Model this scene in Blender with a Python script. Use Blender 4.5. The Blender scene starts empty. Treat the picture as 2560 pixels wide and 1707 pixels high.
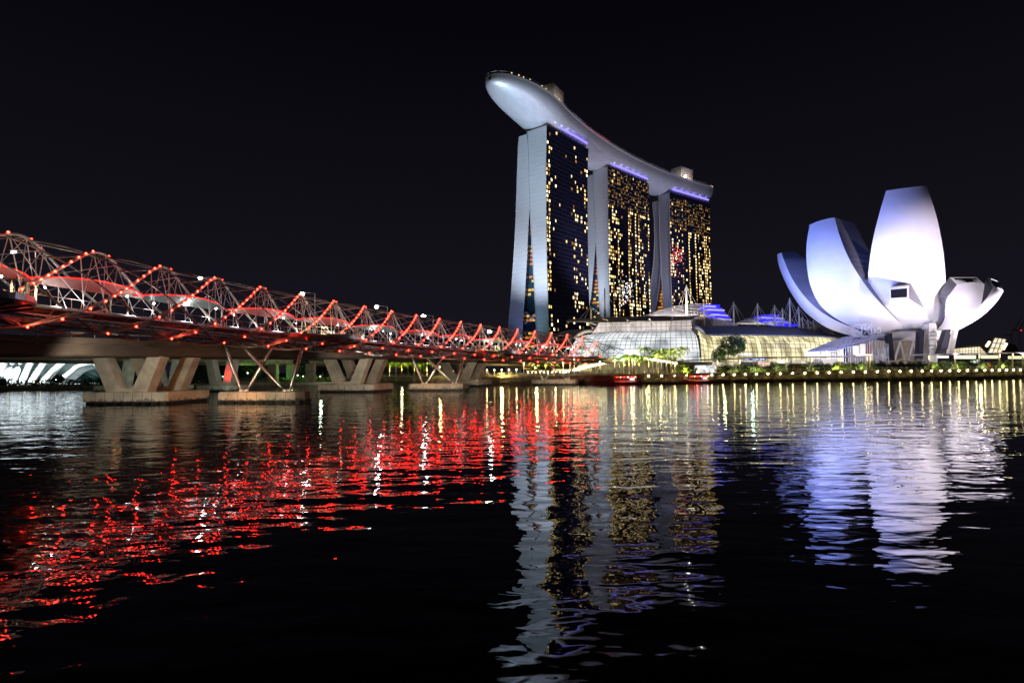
import bpy, bmesh, math, random
from mathutils import Vector, Matrix
random.seed(7)
R = math.radians
S = bpy.context.scene
COL = S.collection

# ------------------------------------------------------------------ camera
FPX, H0, U0, V0, TH = 1422.0, 5.5, 1280.0, 925.0, R(0.5)
cam_data = bpy.data.cameras.new('camera')
cam = bpy.data.objects.new('camera', cam_data); COL.objects.link(cam)
cam_data.sensor_width = 36.0; cam_data.lens = 36.0 * FPX / 2560.0
cam_data.shift_y = (V0 - 853.5) / 2560.0
cam_data.clip_start = 0.5; cam_data.clip_end = 6000
r_ = Vector((math.cos(TH), 0, -math.sin(TH))); u_ = Vector((math.sin(TH), 0, math.cos(TH)))
b_ = Vector((0, -1, 0))
M = Matrix((( r_.x, u_.x, b_.x, 0), (r_.y, u_.y, b_.y, 0), (r_.z, u_.z, b_.z, H0), (0, 0, 0, 1)))
cam.matrix_world = M
S.camera = cam

# ------------------------------------------------------------------ night sky
w = bpy.data.worlds.new('World'); S.world = w; w.use_nodes = True
nt = w.node_tree; bg = nt.nodes['Background']
tc = nt.nodes.new('ShaderNodeTexCoord'); sx = nt.nodes.new('ShaderNodeSeparateXYZ'); cr = nt.nodes.new('ShaderNodeValToRGB')
nt.links.new(tc.outputs['Generated'], sx.inputs[0]); nt.links.new(sx.outputs['Z'], cr.inputs[0]); nt.links.new(cr.outputs[0], bg.inputs[0])
cr.color_ramp.elements[0].position = 0.0; cr.color_ramp.elements[0].color = (0.0092, 0.0080, 0.0125, 1)
cr.color_ramp.elements[1].position = 0.55; cr.color_ramp.elements[1].color = (0.0012, 0.0012, 0.0029, 1)
bg.inputs[1].default_value = 1.0
S.view_settings.view_transform = 'Standard'; S.view_settings.look = 'None'
S.view_settings.exposure = 0; S.view_settings.gamma = 1
S.cycles.use_denoising = True
S.cycles.max_bounces = 5; S.cycles.diffuse_bounces = 2; S.cycles.glossy_bounces = 3
S.cycles.sample_clamp_indirect = 20
S.cycles.caustics_reflective = False; S.cycles.caustics_refractive = False

# ------------------------------------------------------------------ helpers
def W(u, v, D):
    """real point seen at photo pixel u,v when it stands D metres ahead"""
    dx = u - U0; dy = V0 - v; c, s = math.cos(TH), math.sin(TH)
    return Vector(((dx * c + dy * s) / FPX * D, D, H0 + (-dx * s + dy * c) / FPX * D))

def node(m, t): return m.node_tree.nodes.new(t)
def mat(name, col, rough=0.6, metal=0.0, var=0.0, scale=1.0, bump=0.0, spec=0.5, alpha=1.0, stretch=(1, 1, 1)):
    m = bpy.data.materials.new(name); m.use_nodes = True; N = m.node_tree.nodes; L = m.node_tree.links
    p = N['Principled BSDF']; p.inputs['Base Color'].default_value = (*col, 1)
    p.inputs['Roughness'].default_value = rough; p.inputs['Metallic'].default_value = metal
    p.inputs['Specular IOR Level'].default_value = spec; p.inputs['Alpha'].default_value = alpha
    if var or bump:
        t = node(m, 'ShaderNodeTexCoord'); mp = node(m, 'ShaderNodeMapping'); mp.inputs['Scale'].default_value = stretch
        n = node(m, 'ShaderNodeTexNoise'); n.inputs['Scale'].default_value = scale; n.inputs['Detail'].default_value = 5
        L.new(t.outputs['Object'], mp.inputs[0]); L.new(mp.outputs[0], n.inputs['Vector'])
        if var:
            r = node(m, 'ShaderNodeValToRGB')
            r.color_ramp.elements[0].position = 0.3; r.color_ramp.elements[1].position = 0.7
            r.color_ramp.elements[0].color = (*[c * (1 - var) for c in col], 1)
            r.color_ramp.elements[1].color = (*[min(1, c * (1 + var)) for c in col], 1)
            L.new(n.outputs[0], r.inputs[0]); L.new(r.outputs[0], p.inputs['Base Color'])
        if bump:
            b = node(m, 'ShaderNodeBump'); b.inputs['Strength'].default_value = bump
            L.new(n.outputs[0], b.inputs['Height']); L.new(b.outputs[0], p.inputs['Normal'])
    return m
def emi(name, col, st):
    m = bpy.data.materials.new(name); m.use_nodes = True; N = m.node_tree.nodes
    p = N['Principled BSDF']; p.inputs['Base Color'].default_value = (0.02, 0.02, 0.02, 1)
    p.inputs['Emission Color'].default_value = (*col, 1); p.inputs['Emission Strength'].default_value = st
    return m

def seams(m, period, thick, k, axis='Z'):
    N = m.node_tree.nodes; L = m.node_tree.links; p = N['Principled BSDF']; src = p.inputs['Base Color'].links[0].from_socket
    t = node(m, 'ShaderNodeTexCoord'); x = node(m, 'ShaderNodeSeparateXYZ'); L.new(t.outputs['Object'], x.inputs[0])
    a = node(m, 'ShaderNodeMath'); a.operation = 'MULTIPLY'; a.inputs[1].default_value = 1 / period; L.new(x.outputs[axis], a.inputs[0])
    b = node(m, 'ShaderNodeMath'); b.operation = 'FRACT'; L.new(a.outputs[0], b.inputs[0]); c = node(m, 'ShaderNodeMath'); c.operation = 'LESS_THAN'; c.inputs[1].default_value = thick; L.new(b.outputs[0], c.inputs[0])
    d = node(m, 'ShaderNodeMath'); d.operation = 'MULTIPLY'; d.inputs[1].default_value = k; L.new(c.outputs[0], d.inputs[0])
    e = node(m, 'ShaderNodeMixRGB'); e.blend_type = 'MIX'; e.inputs[2].default_value = (.03, .03, .04, 1); L.new(d.outputs[0], e.inputs[0]); L.new(src, e.inputs[1]); L.new(e.outputs[0], p.inputs['Base Color'])
def tidemark(m, z0):
    N = m.node_tree.nodes; L = m.node_tree.links; p = N['Principled BSDF']; src = p.inputs['Base Color'].links[0].from_socket
    t = node(m, 'ShaderNodeNewGeometry'); x = node(m, 'ShaderNodeSeparateXYZ'); L.new(t.outputs['Position'], x.inputs[0])
    n = node(m, 'ShaderNodeTexNoise'); n.inputs['Scale'].default_value = 1.3; mp = node(m, 'ShaderNodeMapping'); mp.inputs['Scale'].default_value = (1, 1, .25); L.new(t.outputs['Position'], mp.inputs[0]); L.new(mp.outputs[0], n.inputs['Vector'])
    a = node(m, 'ShaderNodeMath'); a.operation = 'MULTIPLY_ADD'; a.inputs[1].default_value = 1.8; L.new(n.outputs[0], a.inputs[0]); a.inputs[2].default_value = z0 - .9
    b = node(m, 'ShaderNodeMath'); b.operation = 'LESS_THAN'; L.new(x.outputs['Z'], b.inputs[0]); L.new(a.outputs[0], b.inputs[1])
    d = node(m, 'ShaderNodeMath'); d.operation = 'MULTIPLY'; d.inputs[1].default_value = .55; L.new(b.outputs[0], d.inputs[0])
    e = node(m, 'ShaderNodeMixRGB'); e.inputs[2].default_value = (.05, .05, .03, 1); L.new(d.outputs[0], e.inputs[0]); L.new(src, e.inputs[1]); L.new(e.outputs[0], p.inputs['Base Color'])

class MB:
    def __init__(s): s.v = []; s.f = []; s.mi = []
    def add(s, vs, fs, mi=0):
        o = len(s.v); s.v += [tuple(x) for x in vs]; s.f += [tuple(i + o for i in f) for f in fs]; s.mi += [mi] * len(fs); return s
    def merge(s, o):
        k = len(s.v); s.v += o.v; s.f += [tuple(i + k for i in f) for f in o.f]; s.mi += o.mi; return s
    def quad(s, a, b, c, d, mi=0): return s.add([a, b, c, d], [(0, 1, 2, 3)], mi)
    def hexa(s, p, mi=0):      # 8 points, bottom 4 then top 4
        return s.add(p, [(3, 2, 1, 0), (4, 5, 6, 7), (0, 1, 5, 4), (1, 2, 6, 5), (2, 3, 7, 6), (3, 0, 4, 7)], mi)
    def box(s, x0, x1, y0, y1, z0, z1, mi=0):
        return s.hexa([(x0, y0, z0), (x1, y0, z0), (x1, y1, z0), (x0, y1, z0), (x0, y0, z1), (x1, y0, z1), (x1, y1, z1), (x0, y1, z1)], mi)
    def tube(s, pts, r, n=6, mi=0, r2=None):
        pts = [Vector(p) for p in pts]; K = len(pts); vs = []; fs = []
        for i, p in enumerate(pts):
            t = (pts[min(i + 1, K - 1)] - pts[max(i - 1, 0)])
            if t.length < 1e-6: t = Vector((0, 0, 1))
            t.normalize(); a = Vector((0, 0, 1)) if abs(t.z) < 0.95 else Vector((1, 0, 0))
            e1 = t.cross(a).normalized(); e2 = t.cross(e1)
            rr = r[i] if isinstance(r, (list, tuple)) else (r if r2 is None else r + (r2 - r) * i / max(1, K - 1))
            for k in range(n):
                an = 2 * math.pi * k / n; vs.append(p + e1 * (rr * math.cos(an)) + e2 * (rr * math.sin(an)))
        for i in range(K - 1):
            for k in range(n):
                k2 = (k + 1) % n; fs.append((i * n + k, i * n + k2, (i + 1) * n + k2, (i + 1) * n + k))
        fs.append(tuple(range(n))[::-1]); fs.append(tuple((K - 1) * n + k for k in range(n)))
        return s.add(vs, fs, mi)
    def ball(s, c, r, n=6, m=4, mi=0, sz=1.0):
        c = Vector(c); vs = [c + Vector((0, 0, r * sz))]; fs = []
        for i in range(1, m):
            a = math.pi * i / m
            for k in range(n):
                b = 2 * math.pi * k / n; vs.append(c + Vector((r * math.sin(a) * math.cos(b), r * math.sin(a) * math.sin(b), r * sz * math.cos(a))))
        vs.append(c - Vector((0, 0, r * sz))); L = len(vs) - 1
        for k in range(n):
            k2 = (k + 1) % n; fs.append((0, 1 + k, 1 + k2)); fs.append((L, 1 + (m - 2) * n + k2, 1 + (m - 2) * n + k))
            for i in range(m - 2): fs.append((1 + i * n + k, 1 + (i + 1) * n + k, 1 + (i + 1) * n + k2, 1 + i * n + k2))
        return s.add(vs, fs, mi)
    def grid(s, P, mi=0, close=False):   # P[i][j]
        a = len(P); b = len(P[0]); vs = [q for row in P for q in row]; fs = []
        for i in range(a - 1):
            for j in range(b - 1 + (1 if close else 0)):
                j2 = (j + 1) % b; fs.append((i * b + j, i * b + j2, (i + 1) * b + j2, (i + 1) * b + j))
        return s.add(vs, fs, mi)
    def mesh(s, name, mats, smooth=False):
        me = bpy.data.meshes.new(name); me.from_pydata(s.v, [], s.f)
        for m in (mats if isinstance(mats, (list, tuple)) else [mats]): me.materials.append(m)
        for i, p in enumerate(me.polygons):
            p.material_index = s.mi[i]; p.use_smooth = smooth
        me.update(); return me
    def build(s, name, mats, parent=None, smooth=False, loc=None):
        o = bpy.data.objects.new(name, s.mesh(name, mats, smooth)); COL.objects.link(o)
        if loc is not None: o.location = loc
        if parent is not None: o.parent = parent
        return o
def obj(name, me, parent=None, loc=(0, 0, 0), rz=0, sc=None):
    o = bpy.data.objects.new(name, me); COL.objects.link(o); o.location = loc; o.rotation_euler = (0, 0, rz)
    if sc: o.scale = sc if isinstance(sc, (tuple, list)) else (sc, sc, sc)
    if parent is not None: o.parent = parent
    return o
def tag(o, label=None, cat=None, group=None, kind=None):
    if label: o['label'] = label
    if cat: o['category'] = cat
    if group: o['group'] = group
    if kind: o['kind'] = kind
    return o
def thing(name, label, cat, loc=(0, 0, 0), group=None, rz=0):
    o = bpy.data.objects.new(name, None); COL.objects.link(o); o.location = loc; o.rotation_euler = (0, 0, rz); o.empty_display_size = 1
    return tag(o, label, cat, group)
def capped(name, items, mats, parent, n=100, smooth=False):
    """items: list of MB; the n nearest the camera become parts of their own, the rest one part"""
    def dist(mb): return (sum((Vector(q) for q in mb.v[:8]), Vector()) / min(8, len(mb.v)) - Vector((0, 0, H0))).length
    items = sorted(items, key=dist)
    for mb in items[:n]: mb.build(name, mats, parent, smooth)
    if len(items) > n:
        r = MB()
        for mb in items[n:]: r.merge(mb)
        tag(r.build(name, mats, parent, smooth), kind='stuff')
def spot(loc, target, power, col, size=60, blend=0.6, rad=0.6, name='floodlight_or_fill_beam'):
    d = bpy.data.lights.new(name, 'SPOT'); d.energy = power; d.color = col; d.spot_size = R(size); d.spot_blend = blend; d.shadow_soft_size = rad
    o = bpy.data.objects.new(name, d); COL.objects.link(o); o.location = loc
    o.rotation_euler = (Vector(target) - Vector(loc)).to_track_quat('-Z', 'Y').to_euler(); return o
def point(loc, power, col, rad=0.25, name='lamp_glow'):
    d = bpy.data.lights.new(name, 'POINT'); d.energy = power; d.color = col; d.shadow_soft_size = rad
    o = bpy.data.objects.new(name, d); COL.objects.link(o); o.location = loc; return o
def lerp(a, b, t): return a + (b - a) * t
def interp(tab, x):
    if x <= tab[0][0]: return tab[0][1]
    for (a, p), (b, q) in zip(tab, tab[1:]):
        if x <= b: return p + (q - p) * (x - a) / (b - a)
    return tab[-1][1]
ORD = 'first second third fourth fifth sixth seventh eighth ninth tenth eleventh twelfth thirteenth fourteenth fifteenth sixteenth seventeenth eighteenth nineteenth twentieth'.split()
TENS = {2: ('twenty', 'twentieth'), 3: ('thirty', 'thirtieth'), 4: ('forty', 'fortieth'), 5: ('fifty', 'fiftieth'), 6: ('sixty', 'sixtieth'), 7: ('seventy', 'seventieth'), 8: ('eighty', 'eightieth'), 9: ('ninety', 'ninetieth')}
def nth(i):
    if i < 20: return ORD[i]
    k = i + 1; return TENS[k // 10][1] if k % 10 == 0 else TENS[k // 10][0] + '-' + ORD[k % 10 - 1]

# ------------------------------------------------------------------ materials
STEEL = mat('brushed_steel', (0.52, 0.50, 0.49), 0.35, 0.6, 0.15, 2)
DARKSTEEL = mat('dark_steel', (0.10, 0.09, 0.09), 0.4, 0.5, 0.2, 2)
THIN = mat('pale_steel', (0.68, 0.66, 0.64), 0.45, 0.25)
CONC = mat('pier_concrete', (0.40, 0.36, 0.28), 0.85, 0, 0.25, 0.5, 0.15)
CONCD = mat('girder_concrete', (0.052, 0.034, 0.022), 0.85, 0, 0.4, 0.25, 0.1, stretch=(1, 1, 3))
QWALL = mat('quay_stone', (0.24, 0.20, 0.14), 0.9, 0, 0.5, 0.5, 0.3, stretch=(1, 1, 3))
PAVE = mat('paving', (0.28, 0.25, 0.20), 0.8, 0, 0.2, 0.3)
RUBBER = mat('black_rubber', (0.015, 0.015, 0.014), 0.6)
WHITE = mat('white_paint', (0.75, 0.73, 0.68), 0.5, 0, 0.06, 0.6)
SHELL = mat('white_fibreglass_shell', (0.78, 0.78, 0.80), 0.55, 0, 0.05, 0.12)
SIDE = mat('bead_blasted_steel', (0.20, 0.20, 0.24), 0.5, 0.35, 0.15, 0.2)
GLASSD = mat('dark_glass', (0.012, 0.014, 0.02), 0.08, 0, 0, 1, 0, 0.8)
LEAF = mat('leaves', (0.055, 0.10, 0.025), 0.6, 0, 0.35, 0.8)
LEAFD = mat('dark_leaves', (0.02, 0.04, 0.018), 0.7, 0, 0.35, 0.5)
LEAFY = mat('palm_leaves', (0.09, 0.15, 0.02), 0.5, 0, 0.3, 1.5)
LEAFR = mat('reddish_leaves', (0.16, 0.09, 0.02), 0.6, 0, 0.4, 1.5)
BARK = mat('bark', (0.22, 0.17, 0.10), 0.9, 0, 0.3, 2)
REDP = mat('red_paint', (0.35, 0.02, 0.015), 0.5)
SKIN = mat('skin', (0.35, 0.2, 0.14), 0.6)
CLOTHS = [mat('cloth_dark', (0.02, 0.02, 0.025), 0.8), mat('cloth_pale', (0.4, 0.38, 0.34), 0.8), mat('cloth_blue', (0.03, 0.06, 0.15), 0.8), mat('cloth_rust', (0.22, 0.07, 0.03), 0.8)]
E_RED = emi('red_led', (1.0, 0.016, 0.008), 75)
E_EDGE = emi('painted_edge_red', (1.0, 0.012, 0.008), 2.2)
E_WHITE = emi('cool_white_lamp', (0.92, 1.0, 0.97), 40)
E_STREET = emi('street_lamp_white', (0.92, 1.0, 0.95), 150)
E_QUAY = emi('yellow_white_lamp', (1.0, 0.85, 0.36), 55)
E_WARM = emi('warm_lamp', (1.0, 0.70, 0.25), 30)
E_PURPLE = emi('violet_strip', (0.20, 0.16, 1.0), 2.3)
E_BLUE = emi('blue_fin_light', (0.02, 0.015, 1.0), 1.3)

tidemark(CONC, .75); tidemark(QWALL, 1.1); seams(SHELL, 4.2, .035, .10)
# ------------------------------------------------------------------ shoreline, land, water
SH = [(-420, 150), (-250, 178), (-180, 196), (-140, 205), (-112, 218), (-92, 238), (-76, 262), (-56, 258), (-30, 243), (-5, 224), (33, 215), (65, 219),
      (100, 229), (125, 231), (150, 233), (170, 236), (203, 246), (233, 258), (275, 284), (330, 330), (400, 420), (430, 600)]
def landz(x): return interp([(-120, 1.2), (-76, 3.0), (30, 3.3), (90, 3.6), (150, 4.2), (500, 4.5)], x)
def shore(u):
    k = (u - U0) / FPX
    for (x0, y0), (x1, y1) in zip(SH, SH[1:]):
        a = x0 - k * y0; b = x1 - k * y1
        if a <= 0 <= b:
            t = a / (a - b); return Vector((x0 + (x1 - x0) * t, y0 + (y1 - y0) * t, 0))
    return Vector((SH[-1][0], SH[-1][1], 0))
def at(u, back, z=0):
    """ground point 'back' metres inland of the quay edge, in the direction of photo column u"""
    p = shore(u); D = p.y + back; x = (u - U0) / FPX * D
    return Vector((x, D, landz(x) + z))
far = [(max(-900, min(900, x * 3.2)), 3000) for x, y in SH]
g = MB(); P0 = []; P1 = []; P2 = []; P3 = []
for (x, y) in SH:
    z = landz(x); P0.append((x, y, z)); P1.append((x, y + 12, z)); P2.append((x * 1.1, y + 160, z)); P3.append((x * 5 if abs(x) > 100 else x * 3, 3000, z))
g.grid([P0, P1, P2, P3]); tag(g.build('ground', PAVE), kind='structure')
g = MB()
wz = []
for (x, y) in SH: wz.append((x, y))
fr = []; 
for (x, y) in wz: fr.append([(x, y - 0.0, -3), (x, y, 0.7), (x, y - 0.35, 0.75), (x, y - 0.35, landz(x) - 0.9), (x, y - 0.9, landz(x) - 0.85), (x, y - 0.9, landz(x) - 0.45), (x, y - 0.05, landz(x) - 0.4), (x, y - 0.05, landz(x) + 0.02)])
g.grid(fr)
# buttresses under the deck edge
i = 0; acc = 0
for (x0, y0), (x1, y1) in zip(SH[7:-3], SH[8:-2]):
    d = math.hypot(x1 - x0, y1 - y0); k = max(1, int(d / 9))
    for j in range(k):
        t = (j + .5) / k; x = lerp(x0, x1, t); y = lerp(y0, y1, t); g.box(x - .7, x + .7, y - 0.8, y + .2, 0.1, landz(x) - 1.0)
tag(g.build('quay_wall', QWALL), 'dark stone quay wall with lit ledge along the far waterfront', 'quay wall')

wm = bpy.data.materials.new('bay_water'); wm.use_nodes = True; N = wm.node_tree.nodes; L = wm.node_tree.links
p = N['Principled BSDF']; p.inputs['Base Color'].default_value = (0.0015, 0.002, 0.002, 1); p.inputs['Roughness'].default_value = 0.02; p.inputs['IOR'].default_value = 1.55
t = node(wm, 'ShaderNodeTexCoord')
def wave(sx, sy, scale, det, rough=0.5, dist=0.0):
    mp = node(wm, 'ShaderNodeMapping'); mp.inputs['Scale'].default_value = (sx, sy, 1); mp.inputs['Rotation'].default_value = (0, 0, R(8))
    n = node(wm, 'ShaderNodeTexNoise'); n.inputs['Scale'].default_value = scale; n.inputs['Detail'].default_value = det; n.inputs['Roughness'].default_value = rough; n.inputs['Distortion'].default_value = dist
    L.new(t.outputs['Object'], mp.inputs[0]); L.new(mp.outputs[0], n.inputs['Vector']); return n
a = wave(0.45, 1, 0.36, 2); b = wave(0.55, 1, 1.25, 2, 0.45, 0.3)
def mul(x, k):
    m_ = node(wm, 'ShaderNodeMath'); m_.operation = 'MULTIPLY'; L.new(x, m_.inputs[0]); m_.inputs[1].default_value = k; return m_.outputs[0]
ad = node(wm, 'ShaderNodeMath'); ad.operation = 'ADD'; L.new(mul(a.outputs[0], 0.12), ad.inputs[0]); L.new(mul(b.outputs[0], 0.034), ad.inputs[1])
bp = node(wm, 'ShaderNodeBump'); bp.inputs['Strength'].default_value = 1.0; bp.inputs['Distance'].default_value = 1.0
L.new(ad.outputs[0], bp.inputs['Height']); L.new(bp.outputs[0], p.inputs['Normal'])
g = MB(); g.quad((-2500, -60, 0), (2500, -60, 0), (2500, 3200, 0), (-2500, 3200, 0)); tag(g.build('water', wm), kind='structure')

# ------------------------------------------------------------------ pedestrian double-helix bridge
SP = 9.80121769
def hx(s):
    hd, k, kk = 0.499864, 0.00293308, 0.000219389e-3 * 1.0
    kk = 2.19389e-7
    n = 24; x = y = 0
    for i in range(n):
        t = (i + .5) / n; a = hd + k * s * t + kk * (s * t) ** 2; x += math.sin(a); y += math.cos(a)
    return -25.6359 + s * x / n, 147.0894 + s * y / n, hd + k * s + kk * s * s
_hc = {}
def hpt(n, phi, r, dz=0.0):
    """point on the helix envelope: n = peak number, phi from the bay side upward"""
    key = round(n, 3)
    if key not in _hc: _hc[key] = hx((n - 8) * SP)
    x, y, h = _hc[key]; zc = 20.0267 - 0.0179691 * (n - 8) * SP - 5.5
    sq = 1.0 if n < 17 else max(0.30, 1 - (n - 17) * 0.32)
    c = math.cos(phi) * r; s_ = math.sin(phi) * r
    if s_ > 0: s_ *= sq
    else: s_ *= (0.55 + 0.45 * sq)
    return Vector((x + math.cos(h) * c, y - math.sin(h) * c, zc + s_ + dz))
NA, NB = -2.6, 19.3
bridge = thing('helix_footbridge', 'long tubular steel footbridge of twisted red-lit spirals crossing the bay', 'footbridge', tuple(hpt(NA, 0, 0)))
BL = Vector(bridge.location)
class OMB(MB):  # builds with parent offset
    pass
def hb(mb, name, mats, smooth=False, parent=bridge, kind=None):
    o = mb.build(name, mats, None, smooth); o.parent = parent; o.matrix_parent_inverse = Matrix.Translation(-BL) if parent is bridge else Matrix()
    if kind: o['kind'] = kind
    return o
def hcap(name, items, mats, n=100, smooth=False):
    items = sorted(items, key=lambda m_: Vector(m_.v[0]).length)
    for m_ in items[:n]: hb(m_, name, mats, smooth)
    if len(items) > n:
        r = MB()
        for m_ in items[n:]: r.merge(m_)
        hb(r, name, mats, smooth, kind='stuff')
PHX = R(-34)
RO, RI = 5.5, 5.3
def outer(k, phi): return (k + .2 + (phi - math.pi / 2) / R(72))      # n where outer strand with apex at peak k has angle phi
for k6 in range(6):
    mb = MB(); mi_ = MB()
    for k in range(-6, 25):
        pts = []; 
        if k % 5 != k6 and k % 6 != k6: continue
        ph = R(-90)
        while ph <= R(270) + 1e-6:
            n = outer(k, ph)
            if NA <= n <= NB: pts.append(hpt(n, ph, RO))
            ph += R(7.5)
        if len(pts) > 2 and k % 5 == k6 and k6 < 5: mb.tube(pts, 0.18, 7)
        # inner strand turns the other way and meets the outer one at deck level
        if k % 6 != k6: continue
        nc = k - 1.68; pts = []; ph = R(-90)
        while ph <= R(270) + 1e-6:
            n = nc - (ph - PHX) / (math.pi / 3)
            if NA <= n <= NB: pts.append(hpt(n, ph, RI))
            ph += R(7.5)
        if len(pts) > 2: mi_.tube(pts, 0.12, 6)
    if mb.v: hb(mb, 'outer_tube', STEEL, True)
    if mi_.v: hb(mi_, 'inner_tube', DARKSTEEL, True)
def deckpt(n, side, dz=0.0, wdt=4.5):
    q = hpt(n, 0, 0); key = round(n, 3); h = _hc[key][2]
    return Vector((q.x + math.cos(h) * side * wdt, q.y - math.sin(h) * side * wdt, q.z - 2.9 + dz))
struts = []; cables = []
def st(a, b, r=0.055, L_=None, n=5):
    (struts if L_ is None else L_).append(MB().tube([a, b], r * (.82 if L_ is None else 1), n))
for k in range(-4, 21):
    def O(deg, kk=k):
        n = outer(kk, R(deg)); return hpt(n, R(deg), RO), n
    for deg, side in ((42, 1), (64, 1), (118, -1), (140, -1)):
        a, n = O(deg)
        if NA < n < 17.6: st(a, deckpt(n, side), 0.075)
    a, n = O(90)
    if NA + 1 < n < 17.4:
        for dn, side in ((0.42, 1), (-0.42, 1), (0.45, -1), (-0.45, -1)): st(a, deckpt(n + dn, side), 0.05)
        b, _ = O(128, k - 1); st(a, b, 0.03, cables)
        c, _ = O(50, k + 1); d_, _ = O(104); st(d_, c, 0.03, cables)
    a, n = O(64)
    if NA + 1 < n < 17.2:
        for dn in (0.4, -0.35): st(a, deckpt(n + dn, 1), 0.04, cables)
    a, n = O(116)
    if NA + 1 < n < 17.2:
        for dn in (0.5, -0.4): st(a, deckpt(n + dn, -1), 0.05)
        # back-side beam from the strand down to the inner ring
        st(a, hpt(n - 0.7, R(150), RI), 0.07)
    for deg in (-48, -68, -90, -112, -132):
        a, n = O(deg)
        if NA + .5 < n < NB - .5:
            side = 1 if deg > -90 else -1
            st(a, deckpt(n + .35, side, -.4), 0.06); st(a, deckpt(n - .35, side * .3, -.4), 0.05)
            st(a, hpt(n + .55, R(deg + 22), RI), 0.05)
hcap('strut', struts, THIN); hcap('cable', cables, THIN)
# deck, fascia, handrail
NS = 88
ns = [lerp(NA, NB, i / NS) for i in range(NS + 1)]
d = MB(); d.grid([[deckpt(n, -.8), deckpt(n, .8), deckpt(n, .8, -.25), deckpt(n, .6, -.5), deckpt(n, -.6, -.5), deckpt(n, -.8, -.25)] for n in ns], close=True); hb(d, 'deck', mat('deck_plate', (0.12, 0.10, 0.10), 0.5, 0.3, 0.2, 1))
for sd in (1, -1):
    e = MB(); e.tube([deckpt(n, sd * 1.02, -.12) for n in ns], 0.17, 6); hb(e, 'edge_beam', STEEL, True)
    e = MB(); e.tube([deckpt(n, sd * .97, 1.25) for n in ns], 0.04, 5)
    for n in ns[::1]: e.tube([deckpt(n, sd * .97, 0), deckpt(n, sd * .97, 1.25)], 0.03, 4)
    rl = hb(e, 'handrail', THIN)
fasc = MB(); fasc.grid([[deckpt(n, 0, -1.2, 1), deckpt(n, .42, -1.25), deckpt(n, .42, -1.75), deckpt(n, 0, -1.9, 1)] for n in ns])
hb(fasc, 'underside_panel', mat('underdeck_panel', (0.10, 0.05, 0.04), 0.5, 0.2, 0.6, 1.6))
for o_ in (-.8, -.3, .3, .8):
    e = MB(); e.tube([deckpt(n, o_, -.8 - .5 * (1 - abs(o_))) for n in ns], 0.09, 5); hb(e, 'keel_tube', STEEL, True)
for n in [NA + .5 + i * .5 for i in range(int((NB - NA - 1) / .5))]:
    struts.append(None)
cross = []
for i in range(0, 44):
    n = NA + .3 + i * .49
    cross.append(MB().tube([deckpt(n, 1, -.3), deckpt(n + .1, .3, -1.6), deckpt(n, -.3, -1.6), deckpt(n, -1, -.3)], 0.06, 5))
hcap('cross_beam', cross, STEEL)
# canopies of mesh and glass over the walk
can_red = mat('canopy_mesh', (0.12, 0.03, 0.025), 0.6, 0.1, 0.15, 0.6); can_gl = mat('fritted_glass_canopy', (0.10, 0.115, 0.115), 0.35, 0, 0.2, 0.8)
for i, n0 in enumerate([-2.4, -0.9, 0.6, 2.3, 4.0, 5.7, 7.4, 9.1, 10.8, 12.5, 14.2, 15.8]):
    c = MB(); G = []
    for a in range(11):
        t_ = a / 10; n = n0 + 1.65 * t_; wl = math.sin(math.pi * t_) ** .6 * (R(56)) + R(4)
        w_ = 2.7 * (math.sin(math.pi * t_) ** .6 * .93 + .07); q0 = hpt(n, 0, 0); hh = _hc[round(n, 3)][2]
        G.append([Vector((q0.x + math.cos(hh) * la, q0.y - math.sin(hh) * la, q0.z + .5 + .9 * math.sin(math.pi * t_) + .12 * la - .055 * la * la)) for la in [w_ * (j / 4 - 1) for j in range(9)]])
    c.grid(G); c.grid([[q + Vector((0, 0, .12)) for q in row] for row in G])
    ed = MB(); ed.tube([row[-1] + Vector((0, 0, .1)) for row in G], .07, 4)
    o = hb(c, 'canopy_panel', can_red if i % 3 != 2 else can_gl, True)
    if i % 3 == 2: o['label'] = 'pale glass canopy panel'
    e_ = ed.build('painted_edge_glow', E_EDGE); e_.parent = o  # glowing tube added for the red light reflected along the canopy edge
# red lights
balls = []
for k in range(-4, 20):
    for deg in (-66, -46, -27, -15, -7, -1, 5, 11, 19, 28, 38, 49, 62, 98, 114, 129):
        n = outer(k, R(deg))
        if NA < n < 17.6: balls.append(MB().ball(hpt(n, R(deg), RO + .2), 0.13 + 0.06 * max(0, min(1, n / 17)), 6, 4))
hcap('red_light', balls, E_RED, smooth=True)
wl_ = []
for i in range(26):
    n = -2.0 + i * .78
    wl_.append(MB().ball(deckpt(n, .45 * (1 if i % 2 else -1), 3.0 + .3 * random.random()), 0.13, 6, 4))
hcap('deck_lamp', wl_, E_WHITE)
for i in range(19):
    n = -1.6 + i * 1.02
    a = deckpt(n, .92, .3); b = hpt(n + .1, R(85), RO); spot(a, b, 900, (1, .95, .90), 150, .6, .25, 'deck_uplight')
    a = deckpt(n + .5, -.92, .3); b = hpt(n + .5, R(95), RO); spot(a, b, 800, (.97, 1, .96), 150, .6, .25, 'deck_uplight')
    pass
for i, n0 in enumerate([-2.4, -0.9, 0.6, 2.3, 4.0, 5.7, 7.4, 9.1, 10.8, 12.5, 14.2, 15.8]):
    for t_ in (.3, .75): a = deckpt(n0 + 1.65 * t_, .2, .4); spot(a, a + Vector((0, 0, 5)), 800 if i % 3 != 2 else 60, (1, .02, .01) if i % 3 != 2 else (.88, 1, .95), 125, .6, .25, 'canopy_uplight')
for i in range(9):
    q = deckpt(-1.0 + i * 2.1, .9, -2.4); spot(q, q + Vector((-3, 2, 1.6)), 220, (1, 0.10, 0.05), 150, .6, .3, 'underdeck_uplight')
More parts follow.
